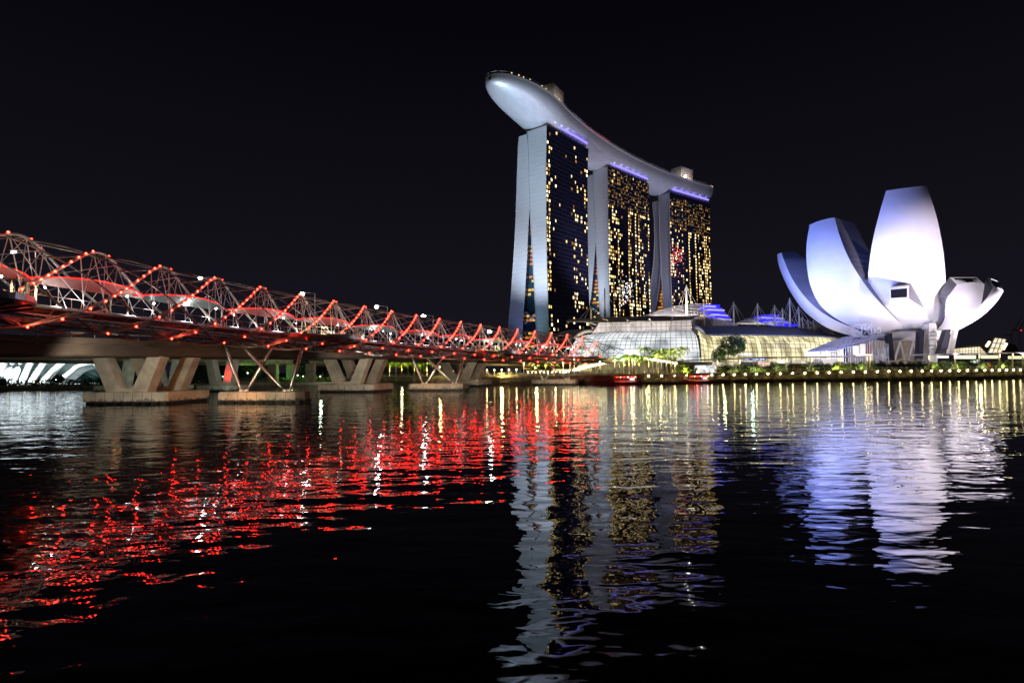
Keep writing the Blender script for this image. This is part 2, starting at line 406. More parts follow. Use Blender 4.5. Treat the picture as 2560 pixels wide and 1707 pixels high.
# viewing pods that swell out over the water
pods = []
def pod(n0, n1, out):
    c = (n0 + n1) / 2; T = []; 
    K = 22
    for i in range(K + 1):
        t_ = i / K; n = lerp(n0, n1, t_); T.append(deckpt(n, 1, 0, 4.4 + out * math.sin(math.pi * t_) ** .7))
    m_ = MB(); up = [q + Vector((0, 0, .12)) for q in T]; inn = [deckpt(lerp(n0, n1, i / K), 1, .12, 4.3) for i in range(K + 1)]
    low = [q + Vector((0, 0, -.5)) for q in T]; lowi = [lerp(q, deckpt(c, 1, -.5, 4.3), .35) + Vector((0, 0, -.35)) for q in low]
    m_.grid([inn, up, low, lowi, [q + Vector((0, 0, -.5)) for q in inn], inn])
    o = hb(m_, 'viewing_pod', STEEL)
    r = MB(); r.tube([q + Vector((0, 0, 1.35)) for q in T], .05, 5)
    for q in T[::1]: r.tube([q, q + Vector((0, 0, 1.35))], .03, 4)
    o2 = r.build('pod_rail', THIN); o2.parent = o
    br = MB(); base = hpt(c, R(-62), RO)
    for i in (2, 7, 11, 15, 20): br.tube([base, T[i] + Vector((0, 0, -.8))], .13, 6)
    hb(br, 'pod_bracket', DARKSTEEL)
    for t_ in (.2, .4, .6, .8): q = deckpt(lerp(n0, n1, t_), 1, .35, 4.4 + out * .75); spot(q, q + Vector((-2.5, 2, 2.2)), 800, (1, .78, .42), 140, .6, .2, 'pod_uplight')
    pods.append((n0, n1, out, T)); return T
pod(-3.6 + 1.2, -1.15, 7.0); pod(3.3, 5.2, 7.5); pod(10.3, 12.3, 7.0); pod(15.9, 17.6, 6.5)
mat_leg = mat('polished_leg_steel', (0.42, 0.40, 0.38), 0.28, 0.85, 0.1, 1)
# tripod legs and their pile caps
def cap(name, parent_fn, cx, cy, hw, hd, ang, z0=.45, z1=2.0, chamf=1.6):
    m_ = MB(); fnd = MB(); ca, sa = math.cos(ang), math.sin(ang)
    def T(x, y, z): return (cx + x * ca - y * sa, cy + x * sa + y * ca, z)
    out = [(-hw, -hd + chamf), (-hw + chamf * .6, -hd), (hw - chamf * .6, -hd), (hw, -hd + chamf), (hw, hd - chamf), (hw - chamf * .6, hd), (-hw + chamf * .6, hd), (-hw, hd - chamf)]
    K = 8
    m_.v = [T(x, y, z0) for x, y in out] + [T(x, y, z1 - .15) for x, y in out] + [T(x * .96, y * .94, z1) for x, y in out]
    m_.f = [tuple(range(K - 1, -1, -1)), tuple(range(2 * K, 3 * K))] + [(i, (i + 1) % K, K + (i + 1) % K, K + i) for i in range(K)] + [(K + i, K + (i + 1) % K, 2 * K + (i + 1) % K, 2 * K + i) for i in range(K)]
    m_.mi = [0] * len(m_.f)
    for x in [lerp(-hw + .3, hw - .3, (i + .5) / 8) for i in range(8)]:
        pass
    skirt = MB(); skirt.hexa([T(-hw + .5, -hd + .5, -2), T(hw - .5, -hd + .5, -2), T(hw - .5, hd - .5, -2), T(-hw + .5, hd - .5, -2), T(-hw + .5, -hd + .5, z0 + .02), T(hw - .5, -hd + .5, z0 + .02), T(hw - .5, hd - .5, z0 + .02), T(-hw + .5, hd - .5, z0 + .02)])
    nf = int(hw * 2 / 1.9); fs = []
    for i in range(nf):
        x = lerp(-hw + 1, hw - 1, (i + .5) / nf); f = MB(); f.hexa([T(x - .5, -hd - .14, .18), T(x + .5, -hd - .14, .18), T(x + .5, -hd + .1, .18), T(x - .5, -hd + .1, .18), T(x - .5, -hd - .14, .55), T(x + .5, -hd - .14, .55), T(x + .5, -hd + .1, .55), T(x - .5, -hd + .1, .55)]); fs.append(f)
    for i in range(int(hd * 2 / 2.2)):
        y = lerp(-hd + 1, hd - 1, (i + .5) / int(hd * 2 / 2.2)); f = MB(); f.hexa([T(hw - .1, y - .5, .18), T(hw + .14, y - .5, .18), T(hw + .14, y + .5, .18), T(hw - .1, y + .5, .18), T(hw - .1, y - .5, .55), T(hw + .14, y - .5, .55), T(hw + .14, y + .5, .55), T(hw - .1, y + .5, .55)]); fs.append(f)
    # panel joints as thin dark grooves standing a hair proud
    jt = MB()
    for i in range(1, nf):
        x = lerp(-hw + 1, hw - 1, i / nf); jt.hexa([T(x - .03, -hd - .012, z0), T(x + .03, -hd - .012, z0), T(x + .03, -hd + .05, z0), T(x - .03, -hd + .05, z0), T(x - .03, -hd - .012, z1 - .2), T(x + .03, -hd - .012, z1 - .2), T(x + .03, -hd + .05, z1 - .2), T(x - .03, -hd + .05, z1 - .2)])
    o = parent_fn(m_, name, CONC)
    for q, nm, mt in [(skirt, 'skirt', RUBBER), (jt, 'panel_joint', RUBBER)] + [(f, 'fender', RUBBER) for f in fs]:
        c = q.build(nm, mt); c.parent = o
    return T
for (cx, cy, nn) in ((-45.4, 104.3, 3.15), (-20.3, 157.5, 9.2), (15.6, 206.5, 16.1)):
    T = cap('pile_cap', hb, cx, cy, 8.4, 2.6, R(-8))
    feet = (-4.3, 4.3)
    tops = [(-5.3, hpt(nn - .25, R(-85), RO)), (0.2, hpt(nn + .1, R(-70), RO))]
    L_tops = [Vector((cx, cy, 0)) + Vector((-7.0, 1.0, hpt(nn, 0, 0).z - 5.0)), Vector((cx, cy, 0)) + Vector((1.0, -1.8, hpt(nn, 0, 0).z - 5.4)), Vector((cx, cy, 0)) + Vector((1.0, 2.0, hpt(nn, 0, 0).z - 5.0)), ]
    pairs = [(-4.6, (-7.4, .5)), (-3.6, (1.0, 1.5)), (4.0, (-3.4, -1.4)), (4.9, (7.0, .3))]
    for fx, (tx, ty) in pairs:
        a = Vector(T(fx, 0, 2.0)); b = Vector((cx + tx, cy + ty, hpt(nn, 0, 0).z - 5.0)); m1 = lerp(a, b, .5)
        leg = MB(); leg.tube([a, lerp(a, b, .25), m1, lerp(a, b, .75), b], .22, 10)
        ms = MB(); leg = MB(); pts = [lerp(a, b, q / 8) for q in range(9)]
        # spindle shaped leg
        vs = MB()
        vs.tube(pts, [.18 + .19 * math.sin(math.pi * q / 8) for q in range(9)], 12)
        o = hb(vs, 'leg', mat_leg, True)
        ft = MB(); ft.tube([a - Vector((0, 0, .02)), a + Vector((0, 0, .35))], .42, 12); c = ft.build('foot', THIN); c.parent = o
    spot((cx + 3, cy - 16, 3.0), (cx, cy, 2.2), 5200, (1, .84, .60), 80, .8, .5)  # added wash on the cap, floating over the water with no fixture

# people -----------------------------------------------------------------
def body_mesh(name, arm=0.0, stride=0.0):
    me = bpy.data.meshes.new(name); 
    V = [(0, 0, .95), (0, 0, 1.2), (0, 0, 1.45), (0, 0, 1.55), (0, 0.02, 1.66), (0, 0.02, 1.78),
         (-.1, 0, .92), (-.11, .05 * stride, .5), (-.12, .16 * stride, .06), (-.12, .16 * stride - .16, .03),
         (.1, 0, .92), (.11, -.05 * stride, .5), (.12, -.16 * stride, .06), (.12, -.16 * stride - .16, .03),
         (-.2, 0, 1.42), (-.25, .02, 1.14), (-.24 + arm * .1, -.12 - arm * .2, .92 + arm * .25),
         (.2, 0, 1.42), (.25, .02, 1.14), (.24 - arm * .1, -.12 - arm * .2, .92 + arm * .25)]
    E_ = [(0, 1), (1, 2), (2, 3), (3, 4), (4, 5), (0, 6), (6, 7), (7, 8), (8, 9), (0, 10), (10, 11), (11, 12), (12, 13), (2, 14), (14, 15), (15, 16), (2, 17), (17, 18), (18, 19)]
    Rr = [.15, .14, .16, .06, .095, .07, .1, .065, .045, .035, .1, .065, .045, .035, .065, .045, .035, .065, .045, .035]
    me.from_pydata(V, E_, []); ob = bpy.data.objects.new(name, me); COL.objects.link(ob)
    md = ob.modifiers.new('skin', 'SKIN'); 
    for i, sv in enumerate(me.skin_vertices[0].data): sv.radius = (Rr[i], Rr[i] * .8)
    me.skin_vertices[0].data[0].use_root = True
    ob.modifiers.new('sub', 'SUBSURF').levels = 1
    dg = bpy.context.evaluated_depsgraph_get(); res = bpy.data.meshes.new_from_object(ob.evaluated_get(dg)); bpy.data.objects.remove(ob)
    return res
BODY = [body_mesh('body', 0, 0), body_mesh('body_walk', .3, 1), body_mesh('body_lean', 1, .3)]
HAIR = mat('dark_hair', (0.01, 0.008, 0.006), 0.7)
hairm = MB().ball((0, .03, 1.74), .115, 8, 5).mesh('hair', HAIR, True)
BMS = []
for b_i, bm_ in enumerate(BODY):
    for c_i, cl in enumerate(CLOTHS):
        m2 = bm_.copy(); m2.materials.clear(); m2.materials.append(cl); m2.materials.append(SKIN)
        for p_ in m2.polygons: p_.material_index = 1 if p_.center.z > 1.5 else 0; p_.use_smooth = True
        BMS.append(m2)
def person(loc, rz, bi, label, group=None, sc=1.0):
    o = obj('person', BMS[bi], None, loc, rz, sc); tag(o, label, 'person', group)
    h = obj('hair', hairm, o); return o
CN = ['dark', 'pale', 'blue', 'rust-coloured']
pl = [('from left on the leftmost pod', 0, 8, [(.35, 1.5), (.48, 2.6), (.60, 1.2), (.70, 2.8), (.80, 1.1), (.88, .9)]), ('from left on the pod before the fifth peak', 1, 8, [(.12, 1), (.25, 1.2), (.38, 1.1), (.5, 1.3), (.62, 1.0), (.74, 1.4), (.88, 1.0)]),
      ('from left on the third pod', 2, 5, [(.3, 1), (.45, 1.2), (.6, 1.0), (.75, 1.1)]), ('from left on the farthest pod', 3, 5, [(.35, 1), (.55, 1.2), (.75, 1.0)])]
for where, pi, _, L_ in pl:
    n0, n1, out, T = pods[pi]
    for j, (t_, off) in enumerate(L_):
        n = lerp(n0, n1, t_); q = deckpt(n, 1, .12, 4.4 + max(.6, out * math.sin(math.pi * t_) ** .7 - off)); ci = (j * 3 + pi) % 4
        person(q, R(-60 + 40 * math.sin(j * 3)), (j % 3) * 4 + ci, f'{nth(j)} person {where}, {CN[ci]} clothes', 'people on the viewing pods', .92 + .12 * random.random())

# ------------------------------------------------------------------ concrete road bridge behind
RB = [(-79, 40), (-77, 68), (-68.5, 107), (-43, 156), (-18.5, 203), (8, 246), (26, 270)]
def rbp(t):
    t = max(0, min(len(RB) - 1.0001, t)); i = int(t); f = t - i
    P = lambda j: Vector(RB[max(0, min(len(RB) - 1, j))])
    p0, p1, p2, p3 = P(i - 1), P(i), P(i + 1), P(i + 2)
    q = .5 * ((2 * p1) + (p2 - p0) * f + (2 * p0 - 5 * p1 + 4 * p2 - p3) * f * f + (3 * p1 - p0 - 3 * p2 + p3) * f ** 3); return q
def rbf(t):
    a = rbp(t - .02); b = rbp(t + .02); d_ = (b - a).normalized(); return rbp(t), Vector((d_.y, -d_.x))   # right normal
def rz_(t): return interp([(0, 7.6), (1, 7.8), (2, 8.4), (3, 8.8), (4, 8.2), (5, 6.6), (6, 5.2)], t)
road = thing('road_bridge', 'brown concrete road bridge on V-shaped piers behind the red footbridge', 'bridge', (RB[2][0], RB[2][1], 0))
def rb(mb, name, mats, smooth=False, parent=road):
    o = mb.build(name, mats, None, smooth); o.parent = parent
    if parent is road: o.matrix_parent_inverse = Matrix.Translation(-Vector(road.location))
    return o
g = MB(); G = []
for i in range(61):
    t_ = i / 10; c, nrm = rbf(t_); z = rz_(t_)
    def Q(o_, dz): return (c.x + nrm.x * o_, c.y + nrm.y * o_, z + dz)
    G.append([Q(9.0, 2.9), Q(9.0, 2.0), Q(8.4, 1.9), Q(8.2, .25), Q(7.6, 0), Q(-7.6, 0), Q(-8.2, .3), Q(-9, 2), Q(-9, 2.9), Q(-8.6, 2.9), Q(-8.6, 2.2), Q(8.6, 2.2), Q(8.6, 2.9)])
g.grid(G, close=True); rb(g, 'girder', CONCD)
g = MB(); pp = []
for i in range(61):
    c, nrm = rbf(i / 10); z = rz_(i / 10); pp.append((c.x + nrm.x * 8.9, c.y + nrm.y * 8.9, z + 3.6))
g.tube(pp, .07, 5)
for q in pp: g.tube([(q[0], q[1], q[2] - .75), q], .05, 4)
rb(g, 'parapet_rail', STEEL)
def vpier(cx, cy, ang, z1, hw=6.7, th=2.2, nm='v_pier', par=rb, wtop=2.6, wb=4.2, zb=2.0):
    ca, sa = math.cos(ang), math.sin(ang)
    def T(x, y, z): return (cx + x * ca - y * sa, cy + x * sa + y * ca, z)
    m_ = MB()
    for sd in (-1, 1):
        a0, a1 = sd * 1.2, sd * wb; b0, b1 = sd * (hw - wtop), sd * hw
        lo, hi = zb + .9, z1 + .1
        xs = sorted([a0, a1]); xt = sorted([b0, b1])
        m_.hexa([T(xs[0], -th / 2, lo), T(xs[1], -th / 2, lo), T(xs[1], th / 2, lo), T(xs[0], th / 2, lo), T(xt[0], -th / 2, hi), T(xt[1], -th / 2, hi), T(xt[1], th / 2, hi), T(xt[0], th / 2, hi)])
    m_.hexa([T(-wb + .35, -th / 2, zb - .1), T(wb - .35, -th / 2, zb - .1), T(wb - .35, th / 2, zb - .1), T(-wb + .35, th / 2, zb - .1), T(-wb, -th / 2, zb + .9), T(wb, -th / 2, zb + .9), T(wb, th / 2, zb + .9), T(-wb, th / 2, zb + .9)])
    return par(m_, nm, CONC)
for (cx, cy, a) in ((-68.3, 107, R(-6)), (-42.5, 155.5, R(-14)), (-17, 201.5, R(-22))):
    cap('pile_cap', rb, cx, cy, 8.2, 6.2, a, .5, 2.2, .5)
    z = interp([(107, 8.4), (156, 8.8), (203, 8.2)], cy)
    dx, dy = math.sin(-a), math.cos(a)
    vpier(cx - 4.4 * dx, cy - 4.4 * dy, a, z); vpier(cx + 4.4 * dx, cy + 4.4 * dy, a, z)
# washes on piers: added spots hung over the water, no fixtures on the bridge
for (x, y, pw) in ((-66, 84, 5200), (-40, 134, 4200), (-14, 184, 1500)):
    l = MB().box(x - .3, x + .3, y - .3, y + .3, 7.3, 7.55); 
    spot((x + 6, y - 4, 7.0), (x - 2, y + 18, 3), pw * 2.0, (1, .93, .80), 120, .8, 1.0)
spot((-44, 92, 3.5), (-58, 110, 2), 5500, (1, .42, .16), 90, .8, .6)
spot((-18, 142, 3.5), (-33, 160, 2), 2500, (1, .36, .16), 90, .8, .6)
for t_ in (1.0, 1.6, 2.3, 3.0, 3.6):
    c, nrm = rbf(t_); point((c.x + nrm.x * 12.5, c.y + nrm.y * 12.5, rz_(t_) - .6), 12, (1, .45, .18), .6)
point((-4, 222, 4.6), 3000, (1, .72, .2), .5); point((10, 232, 4.6), 3000, (1, .75, .2), .5); point((-30, 238, 5.0), 2200, (1, .7, .2), .5)

# street lamps of the road bridge
poles = [(36, 628, 80), (502, 694, 119), (757, 733, 142), (942, 766, 163), (1059, 789, 181), (1224.5, 828, 214)]
for i, (u, v, D) in enumerate(poles):
    hd = W(u, v, D); zb = 11.0 if D < 170 else 10; arm = 3.0
    t_ = thing('street_lamp', ['tall street lamp behind the leftmost footbridge peaks', 'tall street lamp shining left of the fourth peak', 'tall street lamp with visible post and arm beside the fifth peak', 'street lamp shining between the seventh and eighth peaks', 'street lamp shining right of the ninth peak', 'smallest street lamp in front of the night sky left of the towers'][i], 'street lamp', (hd.x + arm, hd.y, zb), 'street lamps on the road bridge')
    H = hd.z - zb
    MB().tube([(0, 0, -1.2), (0, 0, H * .5), (0, 0, H)], .13, 8, 0, .08).build('post', STEEL, t_)
    MB().tube([(0, 0, H - .1), (-arm * .5, 0, H + .1), (-arm, 0, H + .15)], .06, 6).build('arm', STEEL, t_)
    hdm = MB().box(-arm - .5, -arm + .3, -.2, .2, H - .02, H + .14).build('lamp_head', STEEL, t_)
    MB().ball((-arm - .1, 0, H - .12), D * .0032, 10, 6, 0, .7).build('bulb', E_STREET, hdm)

# far highway viaduct
hwy = thing('highway_viaduct', 'pale concrete viaduct on square columns seen under the road bridge', 'viaduct', (-60, 215, 0))
def hw(mb, name, mats):
    o = mb.build(name, mats); o.parent = hwy; o.matrix_parent_inverse = Matrix.Translation(-Vector(hwy.location)); return o
g = MB(); G = []
for i in range(21):
    t_ = i / 20; q = Vector((lerp(-150, -84, t_), lerp(158, 318, t_), 0)); z = lerp(9.0, 8.0, t_); nx, ny = .92, -.38
    G.append([(q.x + nx * o_, q.y + ny * o_, z + dz) for o_, dz in ((9, 2.6), (9, .8), (6, 0), (-6, 0), (-9, .8), (-9, 2.6))])
g.grid(G, close=True); hw(g, 'girder', CONC)
for u, D in ((683, 228), (728, 245), (777, 232)):
    x = (u - U0) / FPX * D; hw(MB().box(x - 1.6, x + 1.6, D - 1.6, D + 1.6, -1, 8.8), 'column', CONC)
hw(MB().box(-101, -66, 212, 222, -1, 1.6), 'pile_cap', CONC)
for (u, D) in ((556, 168), (420, 170), (300, 172)):
    x = (u - U0) / FPX * D; cap('pile_cap', lambda m_, n_, mt: hw(m_, n_, mt), x, D, 6, 4, R(-20), .4, 1.9, .5); vpier(x, D, R(-20), 9.3, 5.6, 2, 'v_pier', lambda m_, n_, mt: hw(m_, n_, mt))
    spot((x + 8, D - 16, 4), (x, D, 5), 2300, (.75, 1, .9), 80)
x = (556 - U0) / FPX * 168
spot((x - 1, 160, 2.4), (x + 4.0, 168, 6), 5000, (1, .05, .03), 40)
point((-70, 208, 5), 500, (.8, 1, .7), .5); point((-45, 232, 5), 500, (1, .85, .5), .5)

# ------------------------------------------------------------------ hotel towers
PANEL = mat('pale_tower_cladding', (0.52, 0.54, 0.58), 0.55, 0.1, 0.06, 0.25, stretch=(.4, .4, 3))
seams(PANEL, 3.45, .07, .22)
fm = bpy.data.materials.new('tower_curtain_wall'); fm.use_nodes = True; N = fm.node_tree.nodes; L = fm.node_tree.links
p = N['Principled BSDF']; p.inputs['Roughness'].default_value = 0.12; p.inputs['Specular IOR Level'].default_value = .9
tc = node(fm, 'ShaderNodeTexCoord'); sp_ = node(fm, 'ShaderNodeSeparateXYZ'); L.new(tc.outputs['Object'], sp_.inputs[0])
def frac(out, k, thr):
    m1 = node(fm, 'ShaderNodeMath'); m1.operation = 'MULTIPLY'; m1.inputs[1].default_value = k; L.new(out, m1.inputs[0])
    m2 = node(fm, 'ShaderNodeMath'); m2.operation = 'FRACT'; L.new(m1.outputs[0], m2.inputs[0])
    m3 = node(fm, 'ShaderNodeMath'); m3.operation = 'LESS_THAN'; m3.inputs[1].default_value = thr; L.new(m2.outputs[0], m3.inputs[0]); return m3.outputs[0]
mx = node(fm, 'ShaderNodeMath'); mx.operation = 'MAXIMUM'; L.new(frac(sp_.outputs['Z'], 1 / 3.45, .22), mx.inputs[0]); L.new(frac(sp_.outputs['X'], 1 / 1.45, .14), mx.inputs[1])
mc = node(fm, 'ShaderNodeMixRGB'); L.new(mx.outputs[0], mc.inputs[0]); mc.inputs[1].default_value = (0.006, 0.008, 0.03, 1); mc.inputs[2].default_value = (0.035, 0.035, 0.05, 1)
L.new(mc.outputs[0], p.inputs['Base Color'])
ATR = mat('atrium_glass', (0.02, 0.05, 0.07), 0.15, 0, 0.3, 0.3)
def room(name, col, st):
    m = emi(name, col, st); N = m.node_tree.nodes; L = m.node_tree.links; p = N['Principled BSDF']; t = node(m, 'ShaderNodeTexCoord'); n = node(m, 'ShaderNodeTexNoise'); n.inputs['Scale'].default_value = .9; n.inputs['Detail'].default_value = 2; L.new(t.outputs['Object'], n.inputs['Vector'])
    k = node(m, 'ShaderNodeMapRange'); k.inputs[1].default_value = .3; k.inputs[2].default_value = .7; k.inputs[3].default_value = st * .35; k.inputs[4].default_value = st * 1.55; L.new(n.outputs[0], k.inputs[0]); L.new(k.outputs[0], p.inputs['Emission Strength']); return m
WIN = [room('lit_room_amber', (1.0, 0.66, 0.24), 1.9), room('lit_room_pale', (1.0, 0.84, 0.44), 2.5), room('lit_room_dim', (1.0, 0.50, 0.12), .45), room('lit_room_faint', (0.9, 0.55, 0.2), .22)]
W_OR = emi('lit_atrium_orange', (1.0, 0.33, 0.05), .75); W_OY = emi('lit_atrium_yellow', (1.0, 0.62, 0.12), .95)
W_PK = [emi('painted_reflection_pink', (1.0, 0.25, 0.55), 1.6), emi('painted_reflection_white', (1, .9, 1), 2.2), emi('painted_reflection_cyan', (.2, .75, .8), .8), emi('painted_reflection_red', (1, .06, .08), 1.5)]
TOPZ = 193.5
towers = [
 dict(lab='nearest hotel tower, left of three, under the overhanging boat-shaped park', O=(1367.2, 313, 440), F=(1471, 381, 489), zones='A',
  wo=[(1367.5, 313), (1365, 400), (1366, 553), (1368, 675), (1372.5, 835), (1374, 890)], wi=[(1317.5, 321), (1322, 400), (1324, 501), (1330, 614), (1336, 706), (1342, 841), (1344, 890)],
  eo=[(1297, 342), (1295, 400), (1290, 553), (1285, 645), (1277.5, 752), (1270, 835), (1266, 890)], ei=[(1319, 338), (1322, 400), (1324.3, 501), (1319, 614), (1316, 675), (1308, 798), (1303, 890)]),
 dict(lab='middle hotel tower of the three under the boat-shaped park', O=(1518.8, 415.3, 530), F=(1622, 459, 581), zones='B',
  wo=[(1519, 416), (1521, 583.7), (1522, 675.5), (1525.5, 795), (1528, 890)], wi=[(1482.6, 424.5), (1485.7, 501), (1490, 596), (1495, 694), (1501, 795), (1505, 890)],
  eo=[(1467, 441), (1466.7, 522), (1461, 596), (1453, 675), (1444, 752), (1436, 820), (1430, 890)], ei=[(1484, 434), (1485.7, 501), (1490.2, 596), (1484, 675), (1476.5, 752), (1464, 807), (1450, 890)]),
 dict(lab='farthest hotel tower, right of three, under the tail of the boat-shaped park', O=(1673.9, 478.7, 608), F=(1774.5, 508, 652.6), zones='C',
  wo=[(1674, 481), (1674.6, 583.7), (1677, 675), (1680, 770), (1684, 890)], wi=[(1646.4, 487), (1649, 583.7), (1652.5, 666), (1655.6, 721), (1659.6, 775), (1665, 890)],
  eo=[(1631, 505.6), (1635.7, 553), (1637, 599), (1634, 660), (1628, 706), (1620, 752), (1612, 790), (1590, 890)], ei=[(1648, 500), (1649.2, 583.7), (1653, 669), (1648, 721), (1642, 758), (1636, 785), (1620, 890)])]
TC = []
for ti, T_ in enumerate(towers):
    Ov = W(*T_['O']); Fv = W(*T_['F']); ax = Vector((Fv.x - Ov.x, Fv.y - Ov.y, 0)); Ln = ax.length; ax.normalize(); bx = Vector((-ax.y, ax.x, 0))
    T_['fr'] = (Ov, ax, bx, Ln)
    tw = thing('hotel_tower', T_['lab'], 'skyscraper', (Ov.x, Ov.y, 0), 'three hotel towers', math.atan2(ax.y, ax.x))
    # local frame: x along the facade, y = toward the east leg
    def endpt(u, v):
        d = W(u, v, 1.0) - Vector((0, 0, H0)); k = (Ov.x * ax.x + Ov.y * ax.y) / (d.x * ax.x + d.y * ax.y)
        q = d * k + Vector((0, 0, H0)); return ((q.x - Ov.x) * bx.x + (q.y - Ov.y) * bx.y, q.z)
    prof = {}
    for key in ('wo', 'wi', 'eo', 'ei'):
        pr = sorted([(z, b) for b, z in (endpt(u, v) for u, v in T_[key])]); prof[key] = pr
    T_['prof'] = prof
    zt_w = interp([(0, 0), (1, 1)], 0) + endpt(*T_['wo'][0])[1]; zt_e = endpt(*T_['eo'][0])[1]
    for nm, o_, i_, zt in (('west_slab', 'wo', 'wi', zt_w), ('east_slab', 'eo', 'ei', zt_e)):
        m_ = MB(); nz = 26; zs = [lerp(2, zt, k / nz) for k in range(nz + 1)]
        A = [(0, interp(prof[o_], z), z) for z in zs]; B = [(0, interp(prof[i_], z), z) for z in zs]
        A2 = [(Ln, y, z) for _, y, z in A]; B2 = [(Ln, y, z) for _, y, z in B]
        m_.grid([A, B], 0); m_.grid([A2, B2], 0); m_.grid([B, B2], 1); m_.grid([A, A2], 1)
        m_.quad(A[-1], B[-1], B2[-1], A2[-1], 0)
        m_.build(nm, [PANEL, fm], tw)
        # thin projecting edge fin on the near end wall
        e = MB(); e.tube([(-.35, y, z) for _, y, z in A], .32, 4); e.tube([(-.35, y, z) for _, y, z in B], .32, 4); e.build('edge_trim', PANEL, tw, True)
    # glazed atrium between the legs
    zx = interp([(0, 0)], 0); zm = 0
    for z in range(10, 190):
        if interp(prof['ei'], z) - interp(prof['wi'], z) > 1.0: zm = z
    at_ = MB(); zs = [2 + (zm - 2) * k / 20 for k in range(21)]
    at_.grid([[(4, interp(prof['wi'], z) - .3, z) for z in zs], [(4, interp(prof['ei'], z) + .3, z) for z in zs]]); at_.build('atrium_glass', ATR, tw)
    its = []; itm = []; z = 6
    while z < zm - 1:
        y0 = interp(prof['wi'], z) + .35; y1 = interp(prof['ei'], z) - .35; n = max(1, int((y1 - y0) / 2.6)); big = z < zm * .62
        for c in range(n):
            a = lerp(y0, y1, c / n); b = lerp(y0, y1, (c + 1) / n)
            if random.random() < ((.42 if (int(z / 22) % 2 or z < 30) else .12) if big else .8):
                q = MB(); q.quad((3.8, a + .2, z + .4), (3.8, b - .2, z + .4), (3.8, b - .2, z + 2.3), (3.8, a + .2, z + 2.3)); q.mi = [0 if random.random() < (.35 if big else .75) else 1]
                its.append(q)
        z += 3.45
    def lcap(name, items, mats, n=100):
        items.sort(key=lambda m: -m.v[0][2] if False else m.v[0][0] * 1.0)
        for q in items[:n]: q.build(name, mats, tw)
        if len(items) > n:
            r = MB()
            for q in items[n:]: r.merge(q)
            tag(r.build(name, mats, tw), kind='stuff')
    lcap('atrium_light', its, [W_OR, W_OY])
    # cross braces low between the legs
    br = MB(); zb_ = zm * .33
    br.tube([(3, interp(prof['wi'], zb_), zb_), (3, interp(prof['ei'], zb_ + 9), zb_ + 9)], .5, 5); br.tube([(3, interp(prof['wi'], zb_ + 9), zb_ + 9), (3, interp(prof['ei'], zb_), zb_)], .5, 5); br.build('cross_brace', THIN, tw)
    # lit rooms on the west face
    FH = 3.45; nf = int((zt_w - 8) / FH); nc = int(Ln / 1.45 / 2); cw = Ln / nc; wins = []
    rnd = random.Random(11 + ti); colf = [rnd.choice([.25, .6, 1.0, 1.3, 1.5]) for _ in range(nc)]; below = set()
    for r in range(nf):
        z = 8 + r * FH; hgt = r / nf
        for c in range(nc):
            x = c / nc; pr = 0.02; mi = 0 if rnd.random() < .55 else 1
            if T_['zones'] == 'A':
                if c < 2: pr = .42 if hgt > .3 else .33
                elif x > .56: pr = .34 if (math.sin(r * .9 + c * .5) > -.2) else .10
                elif c < 5: pr = .12
            else:
                if x < .30: pr = .42
                elif x < .44: pr = .03
                elif x < .51: pr = .85 if hgt < .8 else .6; 
                elif x < .60: pr = .04
                else: pr = .45 if T_['zones'] == 'B' else .58
                if hgt > .80:
                    pr = .34; mi = rnd.choice([2, 2, 3, 3, 0])
                    if .30 < x < .58: mi = rnd.choice([2, 3]); pr = .45
                if hgt < .22 and x > .3: pr *= .5
            lit = rnd.random() < (pr * colf[c] * (.8 if c not in below else 1.35) if hgt < .8 else pr)
            (below.add if lit else below.discard)(c)
            if lit:
                if mi < 2 and rnd.random() < .25: mi = 2
                if mi == 0 and rnd.random() < .12: mi = 3
                y = interp(prof['wo'], z) - .12; y2 = interp(prof['wo'], z + 2.4) - .12; a = c * cw + .45; b = a + cw - 1.05
                if rnd.random() < .45: b = (a + b) / 2 + .1
                q = MB(); q.quad((a, y, z + .5), (b, y, z + .5), (b, y2, z + 2.65), (a, y2, z + 2.65)); q.mi = [mi]; wins.append(q)
            elif hgt > .8 and T_['zones'] != 'A' and rnd.random() < .55:
                y = interp(prof['wo'], z) - .12; a = c * cw + .2; q = MB(); q.quad((a, y, z + .2), (a + cw - .4, y, z + .2), (a + cw - .4, y, z + .7), (a, y, z + .7)); q.mi = [3]; wins.append(q)
    # glowing patches painted on the facade as city lights mirrored in the glass
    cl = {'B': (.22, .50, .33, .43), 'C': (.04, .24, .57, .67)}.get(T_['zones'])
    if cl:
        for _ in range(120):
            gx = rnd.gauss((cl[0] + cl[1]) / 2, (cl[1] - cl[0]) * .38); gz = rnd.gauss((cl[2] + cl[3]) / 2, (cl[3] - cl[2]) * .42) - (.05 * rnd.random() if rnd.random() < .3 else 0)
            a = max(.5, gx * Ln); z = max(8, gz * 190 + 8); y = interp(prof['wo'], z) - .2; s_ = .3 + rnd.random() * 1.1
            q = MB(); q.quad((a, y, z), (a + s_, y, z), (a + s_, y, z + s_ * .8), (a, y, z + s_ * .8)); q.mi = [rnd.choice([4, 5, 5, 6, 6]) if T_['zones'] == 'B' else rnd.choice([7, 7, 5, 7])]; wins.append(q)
    lcap('lit_window_or_painted_reflection', wins, WIN + W_PK)  # painted city reflections are mixed in among the lit rooms
    TC.append(Ov + ax * (Ln / 2) + bx * 14)
    # roof terrace band and struts between roof and park
    m_ = MB(); yb = interp(prof['eo'], 180); 
    m_.box(1.0, Ln * .96, .8, endpt(*T_['wi'][0])[0] - .5, zt_w + .02, zt_w + 5.5); m_.build('roof_plant', DARKSTEEL, tw)
    rr = MB()
